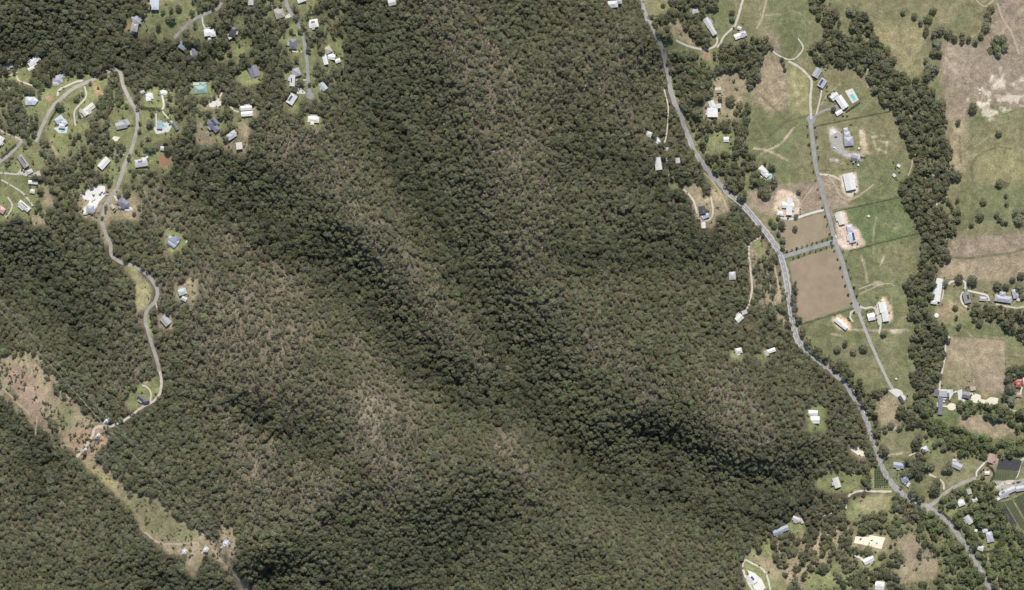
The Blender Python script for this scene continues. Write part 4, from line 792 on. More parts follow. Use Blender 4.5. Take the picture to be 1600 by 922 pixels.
def house(label, kind, colr_, wings, solar):
    cx, cy, L0, D0, a0 = wings[0]
    p = W1(cx, cy); small = L0 * D0 < 75
    root = obj('shed' if small else 'house', None, None, p)
    if any(k_ in label for k_ in ('barn','stable','nursery')): root.name = 'barn' if 'nursery' not in label else 'nursery_building'
    tag(root, label, 'shed' if small else ('barn' if root.name.startswith('barn') else 'house'), 'houses and sheds among the trees and paddocks')
    LAND.append((label, cx, cy))
    wm = 'wall_light' if (hash_(label) % 3) else 'wall_brick'
    for k, (wx_, wy_, L, D, a) in enumerate(wings):
        q = W1(wx_, wy_) - p; rot = -math.radians(a); h = (2.7 if small else 3.4) + .37 * k + (0.6 if L*D > 200 else 0)
        h += max(-.5, min(.5, q.z)); lo = min(0, q.z) - 4.5
        L -= .6; D -= .6
        b = MB(); b.box(-L/2, L/2, -D/2, D/2, lo, h)
        rise = D * (.17 if kind != 'hip' else .20)
        if kind == 'gable':
            for s_ in (-1, 1): b.face([(s_*L/2,-D/2,h),(s_*L/2,D/2,h),(s_*L/2,0,h+rise*.93)][::s_])
        wall = b.build('wall', wm, root, (q.x, q.y, 0), rot)
        rf = obj('roof', roof_mesh(L, D, h, kind, rise, 'roof_' + colr_), root, (q.x, q.y, 0), rot)
        if kind != 'skillion':
            rl = max(.3, (L/2 + .5) - (min(D/2 + .5, (L/2+.5)*.96) if kind == 'hip' else 0)); b = MB(); b.box(-rl, rl, -.16, .16, h+.2+rise, h+.30+rise)
            b.build('ridge_cap', 'roof_' + colr_, rf)
        if solar and k == 0 and kind != 'skillion':
            s_ = 1 if math.cos(rot) > 0 else -1; b = MB(); nrow = 2 if D > 8 else 1; tot = L * min(.9, .35 + solar)
            ncol = max(2, int(tot / 1.15)); sl2 = rise / (D/2 + .5)
            for i in range(ncol):
                if solar > .55 and i % 3 == 2: continue
                for j in range(nrow):
                    x0 = -tot/2 + i*1.15; y0 = .5 + j*1.75; y1 = y0 + 1.65
                    if y1 > D/2: continue
                    z = lambda y_: h + .22 + rise + .07 - y_ * sl2
                    P = [(x0,s_*y0,z(y0)),(x0+1.05,s_*y0,z(y0)),(x0+1.05,s_*y1,z(y1)),(x0,s_*y1,z(y1))]
                    if s_ < 0: P = P[::-1]
                    b.hexa(P + [(a_,b_,c_+.06) for a_,b_,c_ in P])
            if b.V: b.build('solar_array', 'solar', rf)
        if k == 0:
            for sy in (-1, 1):
                for fx in ((-.28, .28) if not small else (.25,)):
                    wo = obj('window', WIN, wall); wo.location = (fx*L, sy*(D/2+.02), 1.6)
            do = obj('door', DOOR, wall); do.location = (0, -D/2-.03, .02)
        if not small and k == 0 and hash_(label) % 5 < 3:
            sd_ = 1 if hash_(label) % 2 else -1; b = MB(); vx = L * (.18 + .05*(hash_(label) % 4)); cxv = L*.12*((hash_(label) % 3) - 1); y0 = sd_*(D/2+.55); y1 = sd_*(D/2+3.2)
            b.box(cxv-vx, cxv+vx, min(y0,y1), max(y0,y1), h-.45, h-.3)
            vr = b.build('veranda_roof', 'roof_' + ('pale' if colr_ in ('white','cream','paleblue') else 'grey'), root, (q.x, q.y, 0), rot)
            for sx_ in (-.9, .9):
                b = MB(); b.box(cxv+sx_*vx-.07, cxv+sx_*vx+.07, y1-sd_*.25-.07, y1-sd_*.25+.07, lo, h-.45); b.build('veranda_post', 'trim', vr)
        if not small and k == 0 and hash_(label) % 2:
            b = MB(); b.box(-.5,.5,-.5,.5,h+rise*.5,h+rise*.5+.55); v = b.build('roof_vent', 'trim', rf); v.location = (L*.22, D*.14, 0)
def hash_(s): return sum(ord(c_) * (i + 3) for i, c_ in enumerate(s))
for row in B: house(*row)

# ---------------------------------------------------------------- pools, tanks, cars, fences
def pool(px, py, L, D, a, label):
    p = W1(px, py); r = obj('swimming_pool', None, None, p, -math.radians(a)); tag(r, label, 'pool', 'garden swimming pools')
    LAND.append((label, px, py))
    b = MB()
    for x0,x1,y0,y1 in ((-L/2-1,L/2+1,-D/2-1,-D/2),(-L/2-1,L/2+1,D/2,D/2+1),(-L/2-1,-L/2,-D/2,D/2),(L/2,L/2+1,-D/2,D/2)): b.box(x0,x1,y0,y1,-1.5,.42)
    b.build('paved_edge', 'concrete', r); b = MB(); b.box(-L/2,L/2,-D/2,D/2,-1.5,.33); b.build('water', 'water_pool', r)
pool(1202,274,8,4.5,50,'turquoise pool beside white paddock house'); pool(99,204,7,4.5,0,'turquoise pool below the bluish white house'); pool(1333,152,10,5,60,'pale blue pool inside fenced garden east of white house')
pool(98,120,7,4,-60,'bright blue pool east of blue grey house'); pool(255,196,6,4,60,'small turquoise pool between two white paths'); pool(293,379,4,3,30,'tiny pool beside lone solar house in forest')
def tank(px, py, r_, label):
    p = W1(px, py); r = obj('water_tank', None, None, p); tag(r, label, 'tank', 'round water tanks')
    b = MB(); b.bar((0,0,-1),(0,0,2.4), r_, n=20); b.build('tank_wall', 'trim', r)
    b = MB(); b.bar((0,0,2.38),(0,0,2.85), r_+.08, n=20, r2=.3); b.build('tank_lid', 'roof_white', r)
for t_ in [(1463,493,3.4,'white round tank south of the long creek barn'),(1591,468,3.0,'pale round tank east of the lavender house'),(1400,592,1.6,'little white trough tank beside the farm lane'),(230,246,1.6,'small pale tank by brown dam house'),(1482,528,2.2,'pale tank at the edge of creek trees'),(1341,258,1.5,'small tank below dark machinery shed'),(1357,338,1.6,'white trough tank in lush green paddock'),(1342,232,1.5,'small tank beside linked lavender roofs')]: tank(*t_)
def car_meshes(c):
    b = MB(); zs = [(-2.2,.55),(-2.15,.85),(-1.2,.95),(1.0,1.0),(2.1,.8),(2.2,.5)]
    V = []; F = []
    for x, z in zs:
        for y, zz in ((-.88,.28),(-.9,z*.8),(-.78,z),(.78,z),(.9,z*.8),(.88,.28)): V.append((x, y, zz))
    for i in range(5):
        for k in range(6): F.append((i*6+k, i*6+(k+1)%6, i*6+6+(k+1)%6, i*6+6+k))
    F += [(5,4,3,2,1,0), (30,31,32,33,34,35)]
    body = mesh('body', V, F, c)
    b.hexa([(-1.7,-.74,.93),(.95,-.74,.93),(.95,.74,.93),(-1.7,.74,.93),(-1.25,-.6,1.45),(.25,-.6,1.45),(.25,.6,1.45),(-1.25,.6,1.45)]); cab = mesh('cabin_glass', b.V, b.F, 'glass', b.M)
    b = MB(); b.box(-1.2,.2,-.58,.58,1.45,1.5); rf = mesh('roof_panel', b.V, b.F, c, b.M)
    return body, cab, rf
b = MB(); b.bar((0,-.11,0),(0,.11,0), .33, n=12); WHEEL = mesh('wheel', b.V, b.F, 'rubber', b.M)
CARM = {c: car_meshes(c) for c in ('car_white','car_silver','car_dark','car_red','car_blue')}
def car(px, py, a, c, label, lift=.3):
    p = W1(px, py); r = obj('car', None, None, p + Vector((0,0,lift)), -math.radians(a)); tag(r, label, 'car', 'cars on roads and yards')
    for n_, m_ in zip(('body','cabin_glass','roof_panel'), CARM[c]): obj(n_, m_, r)
    for x in (-1.35, 1.35):
        for y in (-.8, .8): obj('wheel', WHEEL, r, (x, y, .33))
for c_ in [(1350.5,644,62,'car_white','white car driving on the highway east of the wooded spur'),(1306,370,70,'car_white','white car stopped at the estate road corner'),(1005,3,75,'car_dark','dark car on the highway at the top edge'),(1113,262,45,'car_dark','dark car on the shaded highway stretch',),(1474,619,20,'car_white','white car at the north end of dark stable',),(1474,627,5,'car_white','white car second along the dark stable'),(1475,632,5,'car_silver','silver car third along the dark stable'),
   (1556,757,60,'car_dark','dark car parked leftmost beside nursery shade house'),(1560,756,60,'car_silver','silver car parked second beside nursery shade house'),(1576,756,-20,'car_white','white car parked before right nursery yard'),(1584,755,-20,'car_red','red car parked in the nursery yard'),(1590,753,-20,'car_blue','blue car parked in the nursery yard'),(1552,772,50,'car_white','white car parked west of nursery building'),(1551,777,50,'car_silver','silver car parked west of nursery building'),
   (342,54,-35,'car_dark','dark car at the top of the upper lawn'),(1304,231,30,'car_white','white car on gravel yard below linked roofs'),(1306,214,0,'car_dark','dark car on gravel yard beside linked roofs'),(159,301,-40,'car_dark','dark truck on concrete works yard edge'),(168,300,30,'car_dark','dark car by the works yard entrance'),(167,304,-20,'car_silver','silver car by the works yard entrance'),(127,305,-20,'car_silver','silver car in scrap corner of works yard'),(330,850,40,'car_red','rusty red machine near power pylons'),(1347,244,10,'car_silver','silver vehicle beside dark machinery shed'),(1350,246,10,'car_dark','dark vehicle beside dark machinery shed'),(1150,60,60,'car_silver','silver car by the pair of farm sheds')]:
    car(*c_)
b = MB(); b.box(-.09,.09,-.09,.09,-.5,1.3); POST = mesh('post', b.V, b.F, 'wood', b.M)
def fence(a, b_, label, step=5.0):
    n = max(2, int(math.dist(a, b_) / step)); P = [W1(a[0]+(b_[0]-a[0])*i/n, a[1]+(b_[1]-a[1])*i/n) for i in range(n+1)]
    r = obj('fence', None, None, P[0]); tag(r, label, 'fence', 'paddock fences')
    for q in P: obj('post', POST, r, q - P[0])
    for zz in (.45, .8, 1.15):
        m = MB()
        for q0, q1 in zip(P[:-1], P[1:]): m.bar(q0 - P[0] + Vector((0,0,zz)), q1 - P[0] + Vector((0,0,zz)), .05)
        m.build('rail', 'wood', r)
for f_ in [((1275,197),(1391,174),'dark paddock fence below white L shaped house'),((1302,331),(1403,309),'dark paddock fence above lush green field'),((1328,392),(1437,364),'dark paddock fence below solar building pad'),((1252,507),(1336,481),'fence along the foot of the ploughed field'),((1281,267),(1342,262),'fence above the looping track house'),((1540,186),(1604,167),'fence under the pale rocky wash'),((1466,437),(1500,437),'fence above the long creek barn'),((1480,523),(1572,531),'fence on top side of tan arena paddock'),((1572,531),(1570,615),'fence on right side of tan arena paddock'),((1433,872),(1460,872),'fence across the dry southern paddock'),((1344,262),(1343,318),'fence east of the looping track house')]: fence(*f_)
# rocks in the wash
def rock_mesh(seed):
    r = random.Random(seed); m = MB(); pts_ = []
    for i in range(3):
        for j in range(7):
            t = 2*math.pi*j/7; rr = (1.0, .85, .4)[i] * r.uniform(.7, 1.15); pts_.append((rr*math.cos(t), rr*math.sin(t), (-.3, .3, .6)[i]*r.uniform(.8, 1.2)))
    F = [(i*7+j, i*7+(j+1)%7, i*7+7+(j+1)%7, i*7+7+j) for i in range(2) for j in range(7)] + [tuple(range(14, 21))]
    return mesh('boulder', pts_, F, 'rock')
ROCKS = [rock_mesh(i) for i in range(4)]
for i, (px, py, s_, l_) in enumerate([(1531,141,2.6,'largest pale boulder in pile above rocky wash'),(1528,138,1.6,'pale boulder at upper left of the wash pile'),(1534,138,1.8,'pale boulder at upper right of the wash pile'),(1531,146,1.7,'pale boulder at the foot of the wash pile')]):
    p = W1(px, py); o = tag(obj('boulder', ROCKS[i], None, p), l_, 'boulder', 'boulders above the rocky wash'); o.scale = (s_, s_*.9, s_*.7)

# ---------------------------------------------------------------- pylons and power lines
LINE_A = math.atan2(-(657-475), 168-0)           # world heading of the lines
def pylon(px, py, hgt, base, span, label, heading):
    p = W1(px, py); r = obj('pylon', None, None, p, heading); tag(r, label, 'pylon', 'power line pylons')
    top = base * .16; zw = hgt * .62
    def half(z): return base/2 + (top - base/2) * min(1, z / zw)
    for sx in (-1, 1):
        for sy in (-1, 1):
            m = MB(); m.bar((sx*base/2, sy*base/2, -1), (sx*top, sy*top, zw), .17); m.bar((sx*top, sy*top, zw), (sx*top*.8, sy*top*.8, hgt), .13); m.build('leg', 'steel', r)
    m = MB(); zs = [hgt*f for f in (.0,.14,.27,.39,.5,.62,.7,.78,.86,.94,1.0)]
    for z0, z1 in zip(zs[:-1], zs[1:]):
        a, c_ = half(z0), half(z1)
        for i in range(4):
            sx, sy = ((-1,-1),(1,-1),(1,1),(-1,1))[i]; tx, ty = ((-1,-1),(1,-1),(1,1),(-1,1))[(i+1)%4]
            m.bar((sx*a,sy*a,z0),(tx*c_,ty*c_,z1),.07); m.bar((tx*a,ty*a,z0),(sx*c_,sy*c_,z1),.07); m.bar((sx*c_,sy*c_,z1),(tx*c_,ty*c_,z1),.07)
    m.build('lattice', 'steel', r)
    tips = []
    for f, s_ in ((.68,1.0),(.82,.86),(.95,.7)):
        z = hgt*f; m = MB(); L = span/2*s_
        for sy in (-1, 1):
            for sx in (-1, 1): m.bar((sx*top*.9, sy*top*.9, z), (0, sy*L, z), .12); m.bar((sx*top*.9, sy*top*.9, z+1.6), (0, sy*L, z), .10)
            for t in (.35, .65): m.bar((-top*.9*(1-t), sy*(top+(L-top)*t), z), (top*.9*(1-t), sy*(top+(L-top)*t), z), .08)
        m.build('crossarm', 'steel', r)
        for sy in (-1, 1):
            m = MB(); m.bar((0, sy*L, z), (0, sy*L, z-1.8), .14, n=6); m.build('insulator', 'trim', r); tips.append(Vector((0, sy*L, z-1.8)))
    M = Matrix.Translation(p) @ Matrix.Rotation(heading, 4, 'Z')
    return [M @ t for t in tips]
hd = math.atan2(-(848-657), 354-168)
T1 = pylon(168,657,34,7,13,'pylon beside the bend of the gravel track',hd)
T2 = pylon(354,848,44,10,20,'tallest pylon at the foot of the long meadow',hd)
T3 = pylon(322,858,30,8,14,'middle pylon of the three below the meadow',hd)
T4 = pylon(289,861,28,7.5,13,'leftmost pylon of the three below the meadow',hd)
T5 = pylon(154,680,20,4.5,9,'small pylon on the brown cleared knoll',hd)
T6 = pylon(134,702,20,4.5,9,'small pylon above the track fork',hd)
T0 = [t + (W1(-40,430) - W1(168,657)) for t in T1]
T7 = [t + (W1(560,1060) - W1(354,848)) + Vector((0,0,20)) for t in T2]
def span(A_, B_, name_label, rad, idx):
    for i in idx:
        a, c_ = A_[i], B_[i]; n = 14; L = (c_ - a).length; m = MB(); P = []
        for k in range(n + 1):
            t = k/n; v = a.lerp(c_, t); v.z -= 4*t*(1-t) * L*.025; P.append(v - a)
        for q0, q1 in zip(P[:-1], P[1:]): m.bar(q0, q1, rad)
        side = ('lower left','lower right','middle left','middle right','upper left','upper right')[i]
        tag(m.build('power_line', 'wire', None, a), f'{side} power line {name_label}', 'power line', 'power lines along the cleared corridor')
span(T0, T1, 'running to the pylon from the north-west', .036, range(6))
span(T1, T2, 'between gravel bend and tallest pylons', .02, range(6))
span(T5, T3, 'from brown knoll to middle pylon', .018, (0, 1, 2, 3)); span(T6, T4, 'from track fork to leftmost pylon', .018, (0, 1, 2, 3))

# ---------------------------------------------------------------- trees
def leaf_mat():
    m = bpy.data.materials.new('foliage'); m.use_nodes = True; n = m.node_tree.nodes; l = m.node_tree.links
    b = n['Principled BSDF']; b.inputs['Roughness'].default_value = .6; b.inputs['Specular IOR Level'].default_value = .25
    at = n.new('ShaderNodeAttribute'); at.attribute_type = 'INSTANCER'; at.attribute_name = 'tint'
    ge = n.new('ShaderNodeNewGeometry'); mr = n.new('ShaderNodeMapRange'); mr.inputs[3].default_value = .52; mr.inputs[4].default_value = 1.56
    l.new(ge.outputs['Random Per Island'], mr.inputs[0])
    mx = n.new('ShaderNodeMix'); mx.data_type = 'RGBA'; mx.blend_type = 'MULTIPLY'; mx.inputs[0].default_value = 1
    l.new(at.outputs['Color'], mx.inputs[6]); l.new(mr.outputs[0], mx.inputs[7]); l.new(mx.outputs[2], b.inputs['Base Color'])
    tr = n.new('ShaderNodeBsdfTranslucent'); l.new(mx.outputs[2], tr.inputs[0]); ms = n.new('ShaderNodeMixShader'); ms.inputs[0].default_value = .3
    l.new(b.outputs[0], ms.inputs[1]); l.new(tr.outputs[0], ms.inputs[2]); l.new(ms.outputs[0], n['Material Output'].inputs[0])
    MATS['foliage'] = m
leaf_mat()
def crown_arrays(seed, nb, per, R, zc, zh, leaf, spread=1.0):
    """clumps of leaf sprays spread through a crown of radius R; returns quads"""
    r = np.random.default_rng(seed); V = []; cl = []
    for i in range(nb):
        t = r.uniform(0, 2*math.pi); q = math.sqrt(r.uniform(.02, 1)) if i else 0
        x, y = q*R*.82*math.cos(t), q*R*.82*math.sin(t); z = zc + zh * (1 - q*q) * r.uniform(.6, 1.05) - zh*.35*q*r.uniform(.4, 1.4)
        br = R * r.uniform(.22, .36); cl.append((x, y, z, br))
        for _ in range(per):
            d = r.normal(size=3); d /= np.linalg.norm(d)
            if d[2] < -.35: d[2] *= -1
            c_ = np.array((x, y, z)) + d * br * np.array((1, 1, .75)) * r.uniform(.55, 1.25)
            nn = d * .75 + r.normal(size=3) * .42 + np.array((0, 0, .6)); nn /= np.linalg.norm(nn)
            u = np.cross(nn, r.normal(size=3)); u /= np.linalg.norm(u); v = np.cross(nn, u); s1 = leaf * r.uniform(.6, 1.2); s2 = leaf * r.uniform(.5, 1.0)
            V += [c_ - u*s1 - v*s2*.4, c_ + u*s1*.3 - v*s2, c_ + u*s1 + v*s2*.4, c_ - u*s1*.3 + v*s2]
    return np.array(V), cl
def trunk_mb(cl, top, r0, seed):
    r = random.Random(seed); m = MB(); b0 = Vector((r.uniform(-.4,.4), r.uniform(-.4,.4), top))
    m.bar((0,0,-1.0), b0*.5, r0, n=6, r2=r0*.75); m.bar(b0*.5, b0, r0*.75, n=6, r2=r0*.5)
    for x, y, z, br in cl[:6]: m.bar(b0*.8, (x*.9, y*.9, z-br*.3), r0*.42, n=4, r2=r0*.15)
    return m
KINDS = {'gum': [], 'ridge': [], 'round': [], 'bush': [], 'snag': []}
spec = {'gum': (10, 17, 26, 5.0, 10.0, 3.8, .52), 'ridge': (8, 9, 20, 4.0, 9.0, 3.6, .48), 'round': (7, 22, 30, 5.0, 6.2, 4.6, .52), 'bush': (4, 6, 22, 2.0, 1.4, 1.3, .38), 'snag': (3, 4, 9, 3.2, 8.0, 3.0, .5)}
src = bpy.data.collections.new('tree_sources'); SRC = []
for kname, (cnt, nb, per, R, zc, zh, lf) in spec.items():
    for i in range(cnt):
        V, cl = crown_arrays(hash_(kname) + i*17, nb + (i % 3) - 1, per, R, zc, zh, lf)
        F = np.arange(len(V)).reshape(-1, 4); cm = mesh('crown', V, F, 'foliage')
        tm = trunk_mb(cl, zc, .34 if kname != 'bush' else .09, i); tmm = mesh('trunk', tm.V, tm.F, 'bark', tm.M)
        KINDS[kname].append((cm, tmm))
        jm = mesh('tree_%s' % kname, np.vstack([V, np.array(tm.V)]), [tuple(f) for f in F] + [tuple(k_+len(V) for k_ in f) for f in tm.F], ['foliage', 'bark' if kname != 'snag' else 'dead_wood'], [0]*len(F) + [1]*len(tm.F))
        o = bpy.data.objects.new('src_%02d' % len(SRC), jm); src.objects.link(o); SRC.append(kname)
VIDX = {k_: [i for i, s_ in enumerate(SRC) if s_ == k_] for k_ in KINDS}

T = []      # px, py, kind, crown radius, height factor, tint
fo = fbm(30, 51); fo2 = vnoise(5, 61); hue = fbm(90, 91)
def samp(a, x, y): return a[min(RH-1, int(RH - abs(abs(y) % (2*RH) - RH))), min(RW-1, int(RW - abs(abs(x) % (2*RW) - RW)))]
def tint(br, n1, wob=1.0):  # grey-green to olive-brown leaf colour
    g = np.array((.136,.141,.078)); o = np.array((.182,.172,.110)); bq = np.array((.205,.168,.120)); dk = np.array((.094,.106,.064))
    c_ = dk + (g - dk) * min(1, .25 + n1 * 1.1); c_ = c_ + (o - c_) * min(.8, br * .8 + rng.random()*.35*wob)
    if rng.random() < br * .26 + .006: c_ = c_ + (bq - c_) * rng.uniform(.35, .95)
    if rng.random() < .04: c_ = c_ * np.array((.95, 1.12, .85))
    h_ = rng.random()
    if h_ < .16: c_ = c_ * np.array((.93, 1.0, 1.06))
    elif h_ < .32: c_ = c_ * np.array((1.06, 1.05, .9))
    return c_ * rng.uniform(.74, 1.34)
s0 = 5.0; row = 0
y = -200.0
while y < 1122:
    x = -200.0 + (s0/2 if row % 2 else 0)
    while x < 1800:
        px = x + rng.uniform(-.48, .48)*s0; py = y + rng.uniform(-.48, .48)*s0*.87
        cvv = samp(cover, px, py)
        if cvv > .5:
            mo = samp(moist_shade, px, py); br = samp(brown, px, py); sp = samp(sparse, px, py); inb = samp(belt, px, py) > .5; f = samp(fo, px, py)
            se = samp(settle, px, py); keep = (.86 - .12*br - .12*mo - .5*sp - .36*se*(f > .45) - .10*se) if not inb else ((.40 + .58*f) * (1 - .45*sp))
            if f < .36 and not inb: keep += .05
            if rng.random() < keep:
                if br > .26 and rng.random() < .22: T.append((px, py, 'snag', rng.uniform(2.4, 3.6), rng.uniform(.8, 1.1), np.array((.30,.26,.20))*rng.uniform(.7,1.2)))
                elif rng.random() < br * 1.1: T.append((px, py, 'ridge', rng.uniform(1.8, 4.2), rng.uniform(.6, .85), tint(br, f)))
                elif inb: T.append((px, py, 'round' if rng.random() < .7 else 'gum', 2.4 + 4.6*rng.random()**1.5, rng.uniform(.75, 1.15), .92 * tint(.1, f*1.05) * (np.array((1.02, 1.12, .92)) if px > 1440 and py > 620 else 1)))
                else: q_ = samp(fo2, px, py); T.append((px, py, 'gum', (2.0 + 3.0*rng.random()**1.6 + 1.2*q_) * (1 + .34*mo), rng.uniform(.66, .84) + mo*rng.uniform(0, .5), tint(br, f*(1-.6*mo)) * (1 - .22*mo)))  # gully crowns tinted darker: deeper green and painted relief shade
        x += s0
    y += s0*.87; row += 1
# under-storey scrub where the canopy is thin, and garden shrubs
SHR = []
for _ in range(60000):
    px, py = rng.uniform(0, RW), rng.uniform(0, RH)
    if samp(cover, px, py) > .5:
        if rng.random() < .06 + .75*samp(brown, px, py) + .5*samp(sparse, px, py): SHR.append((px, py, 'bush', rng.uniform(.8, 2.0), 1, tint(samp(brown, px, py), .5)*1.25))
for p in LAWN + CLEAR_DRY:
    m, s = fill(p); ys, xs = np.nonzero(m)
    for _ in range(int(len(xs) * .013)):
        i = rng.integers(len(xs)); px, py = xs[i] + s[1].start, ys[i] + s[0].start
        if samp(foot, px, py) < .5 and samp(gq, px, py) > .5: SHR.append((px, py, 'bush', .7 + 1.9*rng.random()**2, rng.uniform(.8, 1.3), np.array((.085,.10,.045))*rng.uniform(.8, 1.6)))
for j in range(8):      # orchard and nursery rows
    for i in range(7):
        px = 1367 + i*3.6 + j*.2; py = 736 + j*3.6
        if fill([(1366,735),(1375,727),(1393,757),(1366,763)]) and 1366 + max(0, 0) <= px <= 1375 + (py-727)*.6: SHR.append((px, py, 'bush', 1.3, 1, np.array((.08,.11,.04))))
for lab, rk, cc, wings, sol in B:
    for _ in range(9):
        a_ = rng.uniform(0, 6.28); d_ = max(wings[0][2], wings[0][3])*.5 + rng.uniform(1.5, 10); px = wings[0][0] + d_*math.cos(a_); py = wings[0][1] + d_*math.sin(a_)
        SHR.append((px, py, 'bush', .6 + 1.7*rng.random()**2, 1, np.array((.09,.105,.052))*rng.uniform(.7, 1.7)))
for poly, n_s in [([(0,556),(35,556),(62,578),(88,640),(70,665),(44,642),(0,598)],260),([(85,613),(125,640),(172,662),(165,695),(126,722),(86,650)],240),([(130,720),(178,745),(245,775),(335,843),(322,872),(262,867),(204,792)],150),([(343,822),(372,855),(400,925),(375,925),(335,862)],160)]:
    m, s = fill(poly); ys, xs = np.nonzero(m)
    for _ in range(n_s):
        i = rng.integers(len(xs)); px, py = xs[i] + s[1].start, ys[i] + s[0].start
        if samp(gq, px, py) > .46: SHR.append((px, py, 'bush', .6 + 2.4*rng.random()**2, 1, np.array((.12,.128,.066))*rng.uniform(.7, 1.4)))
clearN = clear.copy()
for n_, m_, wd, ly, pl in RIBBONS[:8]:
    r = pdist(pl, 20)
    if r: d, s = r; foot[s] = np.maximum(foot[s], d < wd/2 + .6)
r = pdist(HIGHWAY, 20); d, s = r; foot[s] = np.maximum(foot[s], d < 4.4)
T = [t for t in T if samp(foot, t[0], t[1]) < .5]; SHR = [t for t in SHR if samp(foot, t[0], t[1]) < .5]

# trees that stand out one by one: px, py, crown radius
SOLO = [(1330,17,9.5),(1338,20,5),(1332,48,4),(1411,19,4),(1429,25,5.5),(1457,17,6.5),(1450,29,8),(1438,35,4.5),(1447,43,5),(1446,51,5),(1468,47,7),(1459,54,6),(1481,53,6.5),(1490,60,6),(1503,54,4.5),(1503,63,5),(1513,62,4.5),(1524,65,5),(1533,55,5),(1540,42,8),(1540,33,6),(1543,21,6),(1548,13,7),(1545,28,5),(1556,64,9),(1565,62,7.5),(1570,74,7),(1557,77,6),(1559,85,5),(1464,70,9),(1460,82,8),(1468,84,6),(1446,94,4.5),(1456,109,11),(1446,118,8),(1520,168,8),(1471,172,8.5),
 (1497,191,5),(1560,208,6),(1561,286,6),(1495,312,4),(1536,314,6),(1572,318,4),(1530,338,8),(1517,350,5),(1557,335,5),(1561,341,5),(1567,348,3.5),(1572,348,3.5),(1586,332,6),(1592,343,8),(1598,332,5),(1572,305,3.5),(1498,436,7.5),(1519,438,8.5),(1476,443,5),(1493,480,4.5),(1494,495,3.5),(1498,509,5),(1558,447,7),(1571,448,6),(1582,436,5),(1595,430,6),(1592,450,8),(1597,462,6),(1590,580,9),(1574,592,7),(1578,606,8),(1579,626,8.5),(1598,646,10),
 (1348,544,7),(1333,549,5),(1320,536,5),(1308,545,6),(1380,520,5.5),(1358,614,4),(1366,611,3),(1372,612,5),(1378,610,4),(1384,609,4.5),(1382,667,4.5),(1391,665,5.5),(1383,673,4),(1405,668,5),(1442,705,4),(1462,694,6),(1475,698,5),(1474,701,5),(1500,710,5),(1483,724,5),(1482,732,7),(1475,733,6),(1454,728,7),(1430,730,13),(1421,738,9),(1436,742,8),(1410,740,5),(1458,764,10),(1463,752,7),(1488,766,4),(1494,768,5),(1486,775,6),(1535,745,4),(1506,650,4),
 (1243,338,4),(1248,300,4),(1216,340,3.5),(1204,345,4.5),(1210,352,5),(1222,352,7),(1242,357,5),(1216,365,4),(1223,375,5),(1222,386,4),(1196,300,10),(1189,285,7),(1210,280,7),(1205,262,6),(1183,270,6),(1178,258,8),(1195,255,3),(1302,171,4.5),(1221,92,3.5),(1224,100,3.5),(1226,108,3),(1206,75,3),(1143,20,5),(1144,30,4.5),(1036,8,3.5),(1190,62,8),(1195,75,7),(1155,165,6),(1150,175,5),(1142,158,8),(1125,155,4),(1134,240,4),(1150,230,7),(1158,220,8),
 (159,120,4),(165,118,3.5),(95,167,8),(120,155,6),(118,215,4),(124,212,3.5),(110,212,3),(116,222,4),(142,130,4),(60,130,10),(72,122,5),(112,115,5),(178,128,9),(170,140,8),(235,193,6),(238,178,3.5),(219,192,3),(218,205,3),(215,170,3),(213,235,3),(203,243,2.5),(201,248,2.5),(186,305,4),(198,300,7),(160,340,2.5),(165,330,2),(210,333,3.5),(166,323,3),(255,18,4),(270,30,6),(262,30,4),(268,14,4),(248,40,5),(280,12,5),(342,40,7),(360,82,5),(374,70,2.5),(349,66,5),(345,84,7),(385,45,5),(470,48,5),(482,78,5),(462,28,5),(497,50,5),(502,80,6),(485,58,7),(455,48,4),(484,132,3),(352,22,6),(330,38,5),(322,92,6),(300,20,5)]
names_done = []
belt_big = sorted([i for i, t in enumerate(T) if samp(belt, t[0], t[1]) > .5 and 1255 < t[0] < 1600 and 0 < t[1] < 700], key=lambda i: -T[i][3])[:max(0, 296 - len(SOLO))]
IND = [(x, y, 'round', r_, rng.uniform(.8, 1.05), tint(.1, .35)*1.0) for x, y, r_ in SOLO] + [T[i] for i in belt_big]
bs = set(belt_big); T = [t for i, t in enumerate(T) if i not in bs]
keepT = []
sx = np.array([q[0] for q in SOLO]); sy = np.array([q[1] for q in SOLO]); sr = np.array([q[2] for q in SOLO])
for t in T:
    if (np.hypot(sx - t[0], sy - t[1]) < sr * .7).any(): continue
    keepT.append(t)
T = keepT
# young street trees along the estate road
YOUNG = []
def along(pl, off, step, a=0):
    c_ = smooth_line(pl, 1.0); t = np.gradient(c_, axis=0); t /= np.linalg.norm(t, axis=1)[:, None]
    return [(c_[i][0] - t[i][1]*off, c_[i][1] + t[i][0]*off) for i in range(a, len(c_), step)]
ER = RIBBONS[1][4]
YOUNG += along(ER[:6], 6, 14, 10) + along(ER[5:], 6, 14, 12) + along(ER[5:], -6, 14, 18) + along(ER[:3], -6, 16, 12) + along(RIBBONS[2][4], -6.5, 8, 10) + along(RIBBONS[2][4], 6, 9, 16)
ORD = ['nearest','second','third','fourth','fifth','sixth','seventh','eighth','ninth','tenth','eleventh','twelfth','thirteenth','fourteenth','fifteenth','sixteenth','seventeenth','eighteenth','nineteenth','twentieth'] + ['%d-th' % i for i in range(21, 80)]
DIRS = ['east','south-east','south','south-west','west','north-west','north','north-east']
lx = np.array([l_[1] for l_ in LAND]); lyy = np.array([l_[2] for l_ in LAND])
